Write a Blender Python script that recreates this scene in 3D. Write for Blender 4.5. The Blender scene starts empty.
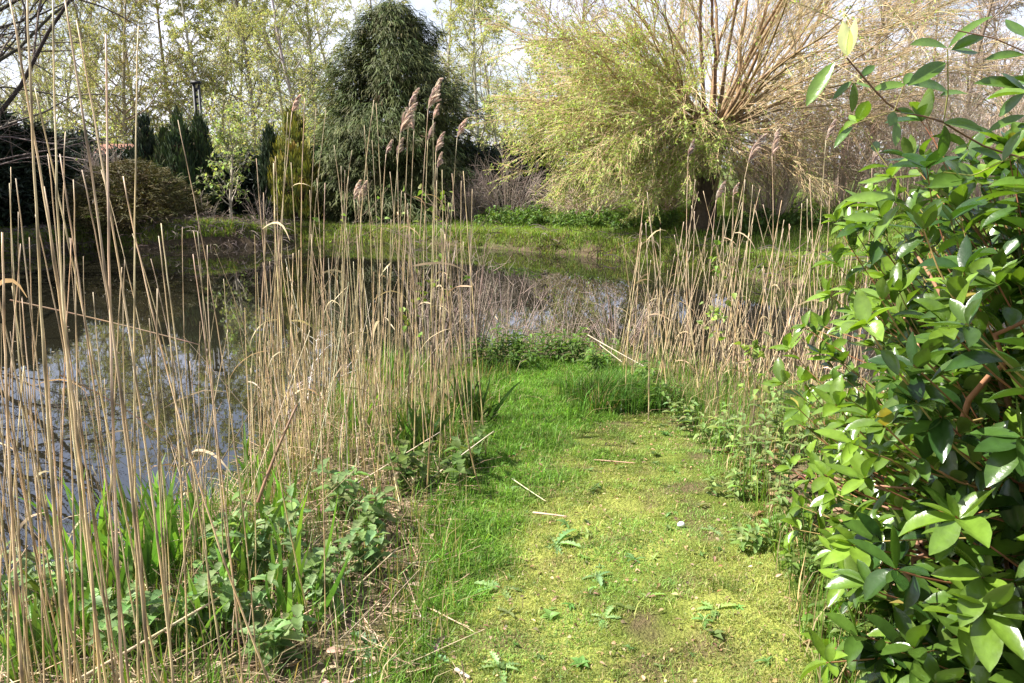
import bpy, math
import numpy as np

rng = np.random.default_rng(11)
PI = math.pi
scene = bpy.context.scene
COL = scene.collection

# ------------------------------------------------------------------ camera model
F = 804.0
PITCH = math.radians(12.0)
EYE = 1.6
CP, SP = math.cos(PITCH), math.sin(PITCH)
WATER = -0.35


def ray(u, v):
    a, b = (u - 512.0) / F, (341.5 - v) / F
    return np.array([a, CP + b * SP, -SP + b * CP])


def G(u, v, z=0.0):
    """point of the plane height z seen at pixel (u, v)"""
    d = ray(u, v)
    t = (z - EYE) / d[2]
    return np.array([0, 0, EYE]) + d * t


def U(u, v, y):
    """point at world depth y seen at pixel (u, v)"""
    d = ray(u, v)
    return np.array([0, 0, EYE]) + d * (y / d[1])


# ------------------------------------------------------------------ numpy helpers
def unit(a):
    n = np.linalg.norm(a, axis=-1, keepdims=True)
    return a / np.maximum(n, 1e-9)


def sstep(a, b, x):
    t = np.clip((x - a) / (b - a), 0, 1)
    return t * t * (3 - 2 * t)


_tab = np.random.default_rng(5).random((256, 256))


def vn(x, y, s=1.0, o=0):
    x = np.asarray(x) * s + 17.3 * o
    y = np.asarray(y) * s + 9.7 * o
    xi, yi = np.floor(x).astype(int), np.floor(y).astype(int)
    fx, fy = x - xi, y - yi
    fx, fy = fx * fx * (3 - 2 * fx), fy * fy * (3 - 2 * fy)
    g = lambda i, j: _tab[(xi + i) & 255, (yi + j) & 255]
    return (g(0, 0) * (1 - fx) + g(1, 0) * fx) * (1 - fy) + (g(0, 1) * (1 - fx) + g(1, 1) * fx) * fy


def fbm(x, y, s=1.0, o=0):
    return (vn(x, y, s, o) + .5 * vn(x, y, 2.1 * s, o + 1) + .25 * vn(x, y, 4.3 * s, o + 2)) / 1.75


def inpoly(x, y, poly):
    r = np.zeros(x.shape, bool)
    n = len(poly)
    for i in range(n):
        x1, y1 = poly[i][:2]
        x2, y2 = poly[(i + 1) % n][:2]
        c = ((y1 > y) != (y2 > y)) & (x < (x2 - x1) * (y - y1) / (y2 - y1 + 1e-12) + x1)
        r ^= c
    return r


def sdist(x, y, poly):
    """positive outside the polygon"""
    d = np.full(x.shape, 1e9)
    n = len(poly)
    for i in range(n):
        x1, y1 = poly[i][:2]
        x2, y2 = poly[(i + 1) % n][:2]
        dx, dy = x2 - x1, y2 - y1
        t = np.clip(((x - x1) * dx + (y - y1) * dy) / (dx * dx + dy * dy + 1e-12), 0, 1)
        d = np.minimum(d, np.hypot(x - x1 - t * dx, y - y1 - t * dy))
    return np.where(inpoly(x, y, poly), -d, d)


def rnd(lo, hi, n):
    return rng.uniform(lo, hi, n)


def rdir(n):
    return unit(rng.normal(0, 1, (n, 3)))


def jit(c, n, v=.12, h=.05):
    """n colours round c, brightness spread v and hue spread h"""
    c = np.asarray(c, float)
    k = np.exp(rng.normal(0, v, (n, 1)))
    return np.clip(c * k * (1 + rng.normal(0, h, (n, 3))), 0, 1)


def mixc(a, b, t):
    a, b = np.asarray(a, float), np.asarray(b, float)
    t = np.asarray(t)[:, None]
    return a * (1 - t) + b * t


# ------------------------------------------------------------------ mesh building
class MB:
    def __init__(self):
        self.v, self.c, self.f, self.n = [], [], [], 0

    def add(self, verts, faces, col, mi=0):
        verts = np.asarray(verts, float).reshape(-1, 3)
        col = np.asarray(col, float)
        if col.ndim == 1:
            col = np.broadcast_to(col, (len(verts), 3))
        for fa in (faces if isinstance(faces, list) else [faces]):
            self.f.append((np.asarray(fa, np.int64) + self.n, mi))
        self.v.append(verts)
        self.c.append(col.reshape(-1, 3))
        self.n += len(verts)

    def tubes(self, P, R, sides, col, mi=0, cap=False):
        N, K, _ = P.shape
        T = np.gradient(P, axis=1)
        T = unit(T)
        mean = unit(P[:, -1] - P[:, 0])
        ref = np.where(np.abs(mean[:, 2:3]) > .75, np.array([[1., .13, 0]]), np.array([[.05, .11, 1.]]))
        A = unit(np.cross(T, ref[:, None, :]))
        B = np.cross(T, A)
        an = np.arange(sides) * 2 * PI / sides
        R = np.broadcast_to(R, (N, K))
        V = P[:, :, None, :] + R[:, :, None, None] * (A[:, :, None, :] * np.cos(an)[:, None] + B[:, :, None, :] * np.sin(an)[:, None])
        col = np.asarray(col, float)
        if col.ndim == 1:
            C = np.broadcast_to(col, (N, K, sides, 3))
        elif col.ndim == 2:
            C = np.broadcast_to(col[:, None, None, :], (N, K, sides, 3))
        else:
            C = np.broadcast_to(col[:, :, None, :], (N, K, sides, 3))
        i = np.arange(N)[:, None, None] * K * sides
        k = np.arange(K - 1)[None, :, None] * sides
        s = np.arange(sides)[None, None, :]
        s2 = (s + 1) % sides
        fa = np.stack([i + k + s, i + k + s2, i + k + sides + s2, i + k + sides + s], -1).reshape(-1, 4)
        fs = [fa]
        if cap and sides > 2:
            ci = np.arange(N)[:, None] * K * sides + (K - 1) * sides + np.arange(sides)[None, :]
            fs.append(ci)
        self.add(V, fs, C, mi)

    def ribbons(self, P, W, side, col, mi=0):
        """flat strips along P (N,K,3), half width W (N,K), across side (N,3)"""
        N, K, _ = P.shape
        T = unit(np.gradient(P, axis=1))
        S = unit(side[:, None, :] - T * np.sum(T * side[:, None, :], -1, keepdims=True))
        W = np.broadcast_to(W, (N, K))[:, :, None]
        V = np.stack([P - S * W, P + S * W], 2)
        col = np.asarray(col, float)
        C = np.broadcast_to(col[:, None, None, :] if col.ndim == 2 else col[:, :, None, :], (N, K, 2, 3))
        i = np.arange(N)[:, None] * K * 2
        k = np.arange(K - 1)[None, :] * 2
        fa = np.stack([i + k, i + k + 1, i + k + 3, i + k + 2], -1).reshape(-1, 4)
        self.add(V, fa, C, mi)

    def scatter(self, tpl, pos, d, up, ln, wd, col, mi=0):
        tv, tf = tpl[0], tpl[1]
        tc = tpl[2] if len(tpl) > 2 else None
        N, n = len(pos), len(tv)
        y = unit(d)
        x = unit(np.cross(y, up))
        z = np.cross(x, y)
        ln = np.broadcast_to(ln, (N,))[:, None, None]
        wd = np.broadcast_to(wd, (N,))[:, None, None]
        V = pos[:, None, :] + x[:, None, :] * tv[None, :, 0:1] * wd + y[:, None, :] * tv[None, :, 1:2] * ln + z[:, None, :] * tv[None, :, 2:3] * ln
        C = np.repeat(np.asarray(col)[:, None, :], n, 1)
        if tc is not None:
            C = C * tc[None, :, None]
        off = np.arange(N)[:, None, None] * n
        fs = [(np.asarray(f)[None] + off).reshape(-1, np.asarray(f).shape[1]) for f in (tf if isinstance(tf, list) else [tf])]
        self.add(V, fs, C, mi)

    def build(self, name, mats, parent=None, smooth=True, origin=None):
        me = bpy.data.meshes.new(name)
        V = np.concatenate(self.v).astype(np.float32)
        if origin is not None:
            V = V - np.asarray(origin, np.float32)
        C = np.concatenate(self.c).astype(np.float32)
        C = np.concatenate([C, np.ones((len(C), 1), np.float32)], 1)
        loops = np.concatenate([f.ravel() for f, _ in self.f]).astype(np.int32)
        tot = np.concatenate([np.full(len(f), f.shape[1]) for f, _ in self.f]).astype(np.int32)
        mi = np.concatenate([np.full(len(f), m) for f, m in self.f]).astype(np.int32)
        st = np.concatenate([[0], np.cumsum(tot)[:-1]]).astype(np.int32)
        me.vertices.add(len(V))
        me.vertices.foreach_set('co', V.ravel())
        me.loops.add(len(loops))
        me.loops.foreach_set('vertex_index', loops)
        me.polygons.add(len(tot))
        me.polygons.foreach_set('loop_start', st)
        me.polygons.foreach_set('material_index', mi)
        me.polygons.foreach_set('use_smooth', np.full(len(tot), smooth))
        at = me.color_attributes.new('Col', 'FLOAT_COLOR', 'POINT')
        at.data.foreach_set('color', C.ravel())
        me.update(calc_edges=True)
        for m in (mats if isinstance(mats, (list, tuple)) else [mats]):
            me.materials.append(m)
        o = bpy.data.objects.new(name, me)
        COL.objects.link(o)
        if parent is not None:
            o.parent = parent
        if origin is not None:
            o.location = origin
        return o


def tag(o, label=None, cat=None, group=None, kind=None):
    if label:
        o['label'] = label
    if cat:
        o['category'] = cat
    if group:
        o['group'] = group
    if kind:
        o['kind'] = kind
    return o


def empty(name, loc, label, cat, group=None):
    o = bpy.data.objects.new(name, None)
    o.location = loc
    o.empty_display_size = .1
    COL.objects.link(o)
    return tag(o, label, cat, group)


def part(mb, name, mats, root):
    o = mb.build(name, mats, root, origin=None)
    o.matrix_parent_inverse.identity()
    o.data.transform(__import__('mathutils').Matrix.Translation(-root.location))
    return o


# ------------------------------------------------------------------ leaf templates (x width, y length, z lift)
def grid_leaf(prof, fold=.25, droop=.25, rib=1.0):
    """three rows across, len(prof) stations along; prof = half width at each station"""
    n = len(prof)
    v, c = [], []
    for i, w in enumerate(prof):
        t = i / (n - 1)
        z = -droop * t * t
        v += [(-w, t, z + fold * w), (0, t, z), (w, t, z + fold * w)]
        c += [1, rib, 1]
    f = []
    for i in range(n - 1):
        a = i * 3
        f += [(a, a + 1, a + 4, a + 3), (a + 1, a + 2, a + 5, a + 4)]
    return np.array(v, float), np.array(f), np.array(c, float)


LAUREL = grid_leaf([.03, .30, .45, .50, .47, .33, .03], .16, .10, 1.2)
LAUREL2 = grid_leaf([.03, .26, .43, .50, .48, .36, .03], .3, .26, 1.2)
LAUREL3 = grid_leaf([.03, .33, .47, .50, .42, .26, .02], .1, -.12, 1.25)
OVATE = grid_leaf([.05, .42, .5, .38, .18, .02], .3, .3)
DIAMOND = (np.array([(0, 0, 0), (-.5, .45, .06), (0, 1, -.1), (.5, .45, .06)], float), np.array([(0, 3, 2, 1)]))
TOOTH = grid_leaf([.06, .2, .1, .34, .16, .45, .2, .5, .22, .45, .2, .3, .02], .25, .45, 1.2)
NETTLE = grid_leaf([.05, .36, .31, .50, .41, .49, .36, .38, .24, .22, .03], .35, .4, .8)
LANCE = grid_leaf([.15, .45, .5, .34, .03], .25, .5)

# ------------------------------------------------------------------ materials
def newmat(name):
    m = bpy.data.materials.new(name)
    m.use_nodes = True
    nt = m.node_tree
    for n in list(nt.nodes):
        nt.nodes.remove(n)
    return m, nt, nt.nodes, nt.links


def plantmat(name, rough=.55, spec=.35, transl=.0, tcol=(1.25, 1.3, .6), var=.25, nscale=30.0, bump=0.0, coat=0.0, back=None):
    m, nt, N, L = newmat(name)
    out = N.new('ShaderNodeOutputMaterial')
    p = N.new('ShaderNodeBsdfPrincipled')
    at = N.new('ShaderNodeAttribute')
    at.attribute_name = 'Col'
    tc = N.new('ShaderNodeTexCoord')
    nz = N.new('ShaderNodeTexNoise')
    nz.inputs['Scale'].default_value = nscale
    nz.inputs['Detail'].default_value = 4
    L.new(tc.outputs['Object'], nz.inputs['Vector'])
    mr = N.new('ShaderNodeMapRange')
    mr.inputs['To Min'].default_value = 1 - var * 1.4
    mr.inputs['To Max'].default_value = 1 + var * 1.4
    L.new(nz.outputs['Fac'], mr.inputs['Value'])
    mul = N.new('ShaderNodeVectorMath')
    mul.operation = 'SCALE'
    L.new(at.outputs['Color'], mul.inputs[0])
    L.new(mr.outputs['Result'], mul.inputs['Scale'])
    base = mul.outputs[0]
    if back is not None:
        geo = N.new('ShaderNodeNewGeometry')
        mb_ = N.new('ShaderNodeMix')
        mb_.data_type = 'RGBA'
        L.new(geo.outputs['Backfacing'], mb_.inputs['Factor'])
        L.new(base, mb_.inputs['A'])
        mb_.inputs['B'].default_value = (*back, 1)
        base = mb_.outputs['Result']
    L.new(base, p.inputs['Base Color'])
    p.inputs['Roughness'].default_value = rough
    p.inputs['Specular IOR Level'].default_value = spec
    if coat:
        p.inputs['Coat Weight'].default_value = coat
        p.inputs['Coat Roughness'].default_value = .22
    if bump:
        bp = N.new('ShaderNodeBump')
        bp.inputs['Strength'].default_value = bump
        bp.inputs['Distance'].default_value = .01
        L.new(nz.outputs['Fac'], bp.inputs['Height'])
        L.new(bp.outputs['Normal'], p.inputs['Normal'])
    sh = p.outputs[0]
    if transl > 0:
        tr = N.new('ShaderNodeBsdfTranslucent')
        tm = N.new('ShaderNodeVectorMath')
        tm.operation = 'MULTIPLY'
        tm.inputs[1].default_value = tcol
        L.new(mul.outputs[0], tm.inputs[0])
        L.new(tm.outputs[0], tr.inputs['Color'])
        mx = N.new('ShaderNodeMixShader')
        mx.inputs[0].default_value = transl
        L.new(sh, mx.inputs[1])
        L.new(tr.outputs[0], mx.inputs[2])
        sh = mx.outputs[0]
    L.new(sh, out.inputs['Surface'])
    return m


M_LEAF = plantmat('young_leaf', .5, .3, .42)
M_GRASS = plantmat('grass_blade', .5, .25, .35, var=.15)
M_LAUREL = plantmat('laurel_leaf', .26, .55, .3, (1.5, 1.6, .5), var=.3, nscale=38, bump=.25, coat=.4, back=(.16, .24, .05))
M_CONIFER = plantmat('conifer_foliage', .6, .2, .12)
M_BARK = plantmat('bark', .85, .15, 0, var=.45, nscale=14, bump=.6)
M_TWIG = plantmat('twig_bark', .7, .2, 0, var=.3, nscale=9)
M_REED = plantmat('dry_reed', .5, .3, 0, var=.28, nscale=45)
M_PLUME = plantmat('reed_plume', .8, .1, .45, (1.1, 1.0, .9), var=.2)
M_DRY = plantmat('dead_leaf', .75, .15, .2, (1.1, 1.0, .8), var=.3)
M_BRICK = None


def ground_mat():
    m, nt, N, L = newmat('ground_earth')
    out = N.new('ShaderNodeOutputMaterial')
    p = N.new('ShaderNodeBsdfPrincipled')
    at = N.new('ShaderNodeAttribute')
    at.attribute_name = 'Col'
    tc = N.new('ShaderNodeTexCoord')
    n1 = N.new('ShaderNodeTexNoise')
    n1.inputs['Scale'].default_value = 9
    n1.inputs['Detail'].default_value = 9
    n1.inputs['Roughness'].default_value = .7
    n2 = N.new('ShaderNodeTexNoise')
    n2.inputs['Scale'].default_value = 90
    n2.inputs['Detail'].default_value = 5
    for n in (n1, n2):
        L.new(tc.outputs['Object'], n.inputs['Vector'])
    ad = N.new('ShaderNodeMath')
    ad.operation = 'ADD'
    L.new(n1.outputs['Fac'], ad.inputs[0])
    L.new(n2.outputs['Fac'], ad.inputs[1])
    mr = N.new('ShaderNodeMapRange')
    mr.inputs['From Min'].default_value = .6
    mr.inputs['From Max'].default_value = 1.4
    mr.inputs['To Min'].default_value = .5
    mr.inputs['To Max'].default_value = 1.5
    L.new(ad.outputs[0], mr.inputs['Value'])
    mul = N.new('ShaderNodeVectorMath')
    mul.operation = 'SCALE'
    L.new(at.outputs['Color'], mul.inputs[0])
    L.new(mr.outputs['Result'], mul.inputs['Scale'])
    L.new(mul.outputs[0], p.inputs['Base Color'])
    p.inputs['Roughness'].default_value = .95
    p.inputs['Specular IOR Level'].default_value = .1
    bp = N.new('ShaderNodeBump')
    bp.inputs['Strength'].default_value = .8
    bp.inputs['Distance'].default_value = .02
    L.new(ad.outputs[0], bp.inputs['Height'])
    L.new(bp.outputs['Normal'], p.inputs['Normal'])
    L.new(p.outputs[0], out.inputs['Surface'])
    return m


def water_mat():
    m, nt, N, L = newmat('pond_water')
    out = N.new('ShaderNodeOutputMaterial')
    df = N.new('ShaderNodeBsdfDiffuse')
    df.inputs['Color'].default_value = (.014, .013, .008, 1)
    gl = N.new('ShaderNodeBsdfGlossy')
    gl.inputs['Roughness'].default_value = .004
    gl.inputs['Color'].default_value = (.95, .95, 1.0, 1)
    fr = N.new('ShaderNodeFresnel')
    fr.inputs['IOR'].default_value = 2.2
    tc = N.new('ShaderNodeTexCoord')
    mp = N.new('ShaderNodeMapping')
    mp.inputs['Scale'].default_value = (1.0, 1.9, 1)
    L.new(tc.outputs['Object'], mp.inputs['Vector'])
    n1 = N.new('ShaderNodeTexNoise')
    n1.inputs['Scale'].default_value = 3.2
    n1.inputs['Detail'].default_value = 3
    L.new(mp.outputs[0], n1.inputs['Vector'])
    bp = N.new('ShaderNodeBump')
    bp.inputs['Strength'].default_value = .012
    bp.inputs['Distance'].default_value = .02
    L.new(n1.outputs['Fac'], bp.inputs['Height'])
    for x in (gl, fr):
        L.new(bp.outputs['Normal'], x.inputs['Normal'])
    mx = N.new('ShaderNodeMixShader')
    L.new(fr.outputs[0], mx.inputs[0])
    L.new(df.outputs[0], mx.inputs[1])
    L.new(gl.outputs[0], mx.inputs[2])
    L.new(mx.outputs[0], out.inputs['Surface'])
    return m


def plainmat(name, col, rough=.7, nscale=20, var=.3, bump=.3):
    m, nt, N, L = newmat(name)
    out = N.new('ShaderNodeOutputMaterial')
    p = N.new('ShaderNodeBsdfPrincipled')
    tc = N.new('ShaderNodeTexCoord')
    n1 = N.new('ShaderNodeTexNoise')
    n1.inputs['Scale'].default_value = nscale
    n1.inputs['Detail'].default_value = 6
    L.new(tc.outputs['Object'], n1.inputs['Vector'])
    cr = N.new('ShaderNodeValToRGB')
    cr.color_ramp.elements[0].position = .3
    cr.color_ramp.elements[1].position = .7
    cr.color_ramp.elements[0].color = (*[c * (1 - var) for c in col], 1)
    cr.color_ramp.elements[1].color = (*[min(1, c * (1 + var)) for c in col], 1)
    L.new(n1.outputs['Fac'], cr.inputs[0])
    L.new(cr.outputs[0], p.inputs['Base Color'])
    p.inputs['Roughness'].default_value = rough
    bp = N.new('ShaderNodeBump')
    bp.inputs['Strength'].default_value = bump
    bp.inputs['Distance'].default_value = .01
    L.new(n1.outputs['Fac'], bp.inputs['Height'])
    L.new(bp.outputs['Normal'], p.inputs['Normal'])
    L.new(p.outputs[0], out.inputs['Surface'])
    return m


def brick_mat():
    m, nt, N, L = newmat('red_brick')
    out = N.new('ShaderNodeOutputMaterial')
    p = N.new('ShaderNodeBsdfPrincipled')
    tc = N.new('ShaderNodeTexCoord')
    mp = N.new('ShaderNodeMapping')
    mp.inputs['Rotation'].default_value = (math.radians(90), 0, 0)
    L.new(tc.outputs['Object'], mp.inputs['Vector'])
    b = N.new('ShaderNodeTexBrick')
    b.inputs['Scale'].default_value = 4.4
    b.inputs['Color1'].default_value = (.30, .10, .055, 1)
    b.inputs['Color2'].default_value = (.38, .14, .07, 1)
    b.inputs['Mortar'].default_value = (.4, .36, .3, 1)
    L.new(mp.outputs[0], b.inputs['Vector'])
    L.new(b.outputs['Color'], p.inputs['Base Color'])
    p.inputs['Roughness'].default_value = .9
    L.new(p.outputs[0], out.inputs['Surface'])
    return m


# ------------------------------------------------------------------ pond outline and terrain
near_px = [(-60, 662), (0, 640), (90, 592), (170, 548), (235, 492), (285, 432), (330, 398), (390, 384), (450, 374), (520, 369), (590, 370),
           (645, 378), (705, 390), (775, 406), (850, 422), (960, 438)]
far_px = [(1000, 302), (860, 292), (760, 281), (700, 270), (640, 263), (560, 254), (480, 248), (400, 244), (320, 241), (292, 241), (262, 246),
          (200, 248), (140, 249), (100, 246), (50, 250), (0, 256)]
pond = [(-30, 0.0), (-9, 1.0), (-4.2, 2.0)]
pond += [tuple(G(u, v, WATER)[:2]) for u, v in near_px]
pond += [(7, 5.2), (14, 4.5), (20, 8), (19, 13)]
pond += [tuple(G(u, v, WATER)[:2]) for u, v in far_px]
pond += [(-16, 17), (-24, 15), (-34, 8)]
MOUND = G(205, 236, 0)


def hgt(x, y, sd=None):
    x, y = np.asarray(x, float), np.asarray(y, float)
    if sd is None:
        sd = sdist(x, y, pond)
    sdn = sd + (fbm(x, y, 2.2, 3) - .5) * .25
    far = sstep(9, 13, y)
    w = .55 - .2 * far
    land = WATER - .03 + (.38 - .0) * sstep(0, 1, np.clip(sdn / w, 0, 1))
    land = land + far * (.22 + .5 * sstep(-2, 2.5, x)) * sstep(.3, 7, sdn) + (fbm(x, y, 1.3) - .5) * .07 * sstep(.1, .6, sdn) + (fbm(x, y, 5, 4) - .5) * .045
    land = land + .32 * np.exp(-((x - MOUND[0]) / 1.9) ** 2 - ((y - MOUND[1] - .5) / 1.0) ** 2)
    sea = WATER - .03 - .6 * sstep(0, 1.2, -sdn)
    return np.where(sdn > 0, land, sea)


# the mossy walk, in world coordinates
walk_px = [(380, 760), (425, 600), (440, 520), (462, 440), (480, 385), (520, 362), (600, 362), (655, 385), (700, 425), (765, 500), (800, 560), (850, 690), (860, 760)]
walk = [tuple(G(u, v, 0)[:2]) for u, v in walk_px]


def make_terrain():
    def axis(segs):
        out = []
        for a, b, s in segs:
            out.append(np.arange(a, b, s))
        return np.concatenate(out)
    xs = axis([(-400, -60, 20), (-60, -20, 2), (-20, -11, .4), (-11, -4, .14), (-4, 4, .06), (4, 11, .14), (11, 24, .4), (24, 60, 2), (60, 401, 20)])
    ys = axis([(-60, -6, 4), (-6, .5, .3), (.5, 8, .06), (8, 24, .1), (24, 40, .5), (40, 90, 3), (90, 601, 25)])
    X, Y = np.meshgrid(xs, ys)
    sd = sdist(X, Y, pond)
    Z = hgt(X, Y, sd)
    Z += 2.0 * sstep(60, 400, Y)
    V = np.stack([X, Y, Z], -1).reshape(-1, 3)
    n, m = len(ys), len(xs)
    i = np.arange(n - 1)[:, None] * m + np.arange(m - 1)[None, :]
    fa = np.stack([i, i + 1, i + m + 1, i + m], -1).reshape(-1, 4)
    x, y, s = X.ravel(), Y.ravel(), sd.ravel()
    soil = np.array([.085, .055, .036])
    mud = np.array([.095, .07, .045])
    green = np.array([.09, .14, .028])
    moss = np.array([.24, .26, .06])
    litter = np.array([.16, .115, .075])
    nz = fbm(x, y, 1.8, 8)
    c = mixc(green, soil, sstep(.45, .75, fbm(x, y, 3.5, 2)))
    dw = sdist(x, y, walk)
    inw = sstep(.15, -.15, dw + (nz - .5) * .5)
    wc = mixc(np.array([.10, .13, .022]), moss, sstep(.35, .6, fbm(x, y, 2.6, 6)) * sstep(5.2, 3.4, y))
    wc = mixc(wc, np.array([.12, .085, .05]), .85 * sstep(.58, .72, fbm(x, y, 5, 12)))
    c = c * (1 - inw[:, None]) + wc * inw[:, None]
    near = sstep(9, 7, y)
    out = near * (1 - inw) * sstep(.0, .25, dw)
    c = mixc(c, 0, 0 * s) if False else c * (1 - .8 * out[:, None]) + litter * .8 * out[:, None]
    tipz = (sstep(6.3, 6.9, y) * sstep(10, 9, y))[:, None]
    c = c * (1 - .85 * tipz) + np.array([.085, .075, .04]) * .85 * tipz
    bank = sstep(.42, .12, s + (nz - .5) * .35)
    c = c * (1 - bank[:, None]) + mud * bank[:, None]
    under = sstep(0.02, -.25, s)
    c = c * (1 - under[:, None]) + np.array([.02, .017, .012]) * under[:, None]
    mb = MB()
    mb.add(V, fa, c)
    tag(mb.build('ground', ground_mat()), kind='structure')


make_terrain()
mb = MB()
mb.add([(-60, -5, WATER), (40, -5, WATER), (40, 40, WATER), (-60, 40, WATER)], np.array([(0, 1, 2, 3)]), np.array([.03, .03, .02]))
tag(mb.build('water', water_mat()), kind='structure')


# ------------------------------------------------------------------ growth helpers
def grow(O, D, L, K, wob=.1, bias=(0, 0, 0), power=1.0):
    N = len(O)
    P = np.empty((N, K, 3))
    P[:, 0] = O
    d = unit(D)
    bias = np.broadcast_to(np.asarray(bias, float), (N, 3))
    L = np.broadcast_to(L, (N,))
    for k in range(1, K):
        d = unit(d + rng.normal(0, wob, (N, 3)) + bias * ((k / (K - 1)) ** power))
        P[:, k] = P[:, k - 1] + d * (L / (K - 1))[:, None]
    return P


def along(P, idx, t):
    K = P.shape[1]
    f = t * (K - 1)
    i = np.minimum(f.astype(int), K - 2)
    w = (f - i)[:, None]
    a, b = P[idx, i], P[idx, i + 1]
    return a * (1 - w) + b * w, unit(b - a)


def children(P, n, t0, t1, a0, a1, K, len_lo, len_hi, wob=.1, bias=(0, 0, 0), taper=.5, flat=0.0):
    """n side shoots on every polyline; returns (polylines, parent index, t)"""
    N = len(P)
    idx = np.repeat(np.arange(N), n)
    t = rnd(t0, t1, N * n)
    o, T = along(P, idx, t)
    plen = np.linalg.norm(np.diff(P, axis=1), axis=2).sum(1)[idx]
    q = rdir(N * n)
    if flat:
        q[:, 2] *= 1 - flat
    q = unit(q - T * np.sum(q * T, 1, keepdims=True))
    a = rnd(a0, a1, N * n)[:, None]
    D = T * np.cos(a) + q * np.sin(a)
    L = plen * rnd(len_lo, len_hi, N * n) * (1 - taper * t)
    return grow(o, D, L, K, wob, bias), idx, t


def rad(r0, K, end=.25):
    """taper (N,K) from r0 (N,)"""
    return np.asarray(r0)[:, None] * np.linspace(1, end, K)[None, :]


def leafset(mb, P, per, t0, t1, size, col, mi, wid=.5, tpl=DIAMOND, droop=-.3, v=.2, h=.1, keep=None):
    N = len(P)
    idx = np.repeat(np.arange(N), per)
    t = rnd(t0, t1, len(idx))
    o, T = along(P, idx, t)
    if keep is not None:
        k = keep(o)
        o, T = o[k], T[k]
    n = len(o)
    d = unit(T * .6 + rdir(n) + np.array([0, 0, droop]))
    s = rnd(*size, n)
    mb.scatter(tpl, o, d, unit(rdir(n) * .8 + np.array([0, 0, 1])), s, s * wid * rnd(.8, 1.2, n), jit(col, n, v, h), mi)


def deciduous(name, label, cat, pos, H, spread, bark, leaf, group=None, nl=24, nb=8, nt=6, per=4, size=(.06, .12), lift=.5, droop=-.12,
              tr=.16, twig=None, tw=.006, leafiness=1.0, first=.22, lean=(0, 0), r_twig=1.0, sides=8):
    pos = np.array([pos[0], pos[1], float(hgt(pos[0], pos[1])) - .1])
    root = empty(name, pos, label, cat, group)
    bark = np.array(bark)
    twig = np.array(twig if twig is not None else bark)
    T = grow(pos[None], np.array([[lean[0], lean[1], 1.]]), np.array([H]), 12, .05, (0, 0, .1))
    m = MB()
    Rt = tr * (1 - np.linspace(0, .93, 12)) ** .8
    Rt[0] *= 1.5
    m.tubes(T, Rt[None], sides, jit(bark, 1, .05))
    B1, i1, t1 = children(T, nl, first, .97, .5, 1.15, 9, spread * .8, spread * 1.25, .12, (0, 0, lift * .3), .55)
    r1 = np.interp(t1, np.linspace(0, 1, 12), Rt) * rnd(.35, .6, len(B1))
    m.tubes(B1, rad(r1, 9, .2), 5, jit(bark, len(B1), .12))
    part(m, 'trunk', M_BARK, root)
    c = MB()
    B2, i2, t2 = children(B1, nb, .15, 1., .35, 1.0, 6, .3, .55, .15, (0, 0, droop * .5), .4)
    c.tubes(B2, rad(np.clip(r1[i2] * .4, tw * 1.3, .05), 6, .35), 3, jit(twig, len(B2), .15), 0)
    B3, i3, t3 = children(B2, nt, .1, 1., .3, 1.1, 5, .3, .7, .2, (0, 0, droop), .3)
    c.tubes(B3, rad(np.full(len(B3), tw), 5, .4), 3, jit(twig, len(B3), .2), 0)
    if per:
        n = int(len(B3) * leafiness)
        sel = rng.permutation(len(B3))[:n]
        leafset(c, B3[sel], per, .1, 1., size, leaf, 1)
    part(c, 'crown', [M_TWIG, M_LEAF], root)
    return root


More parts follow.
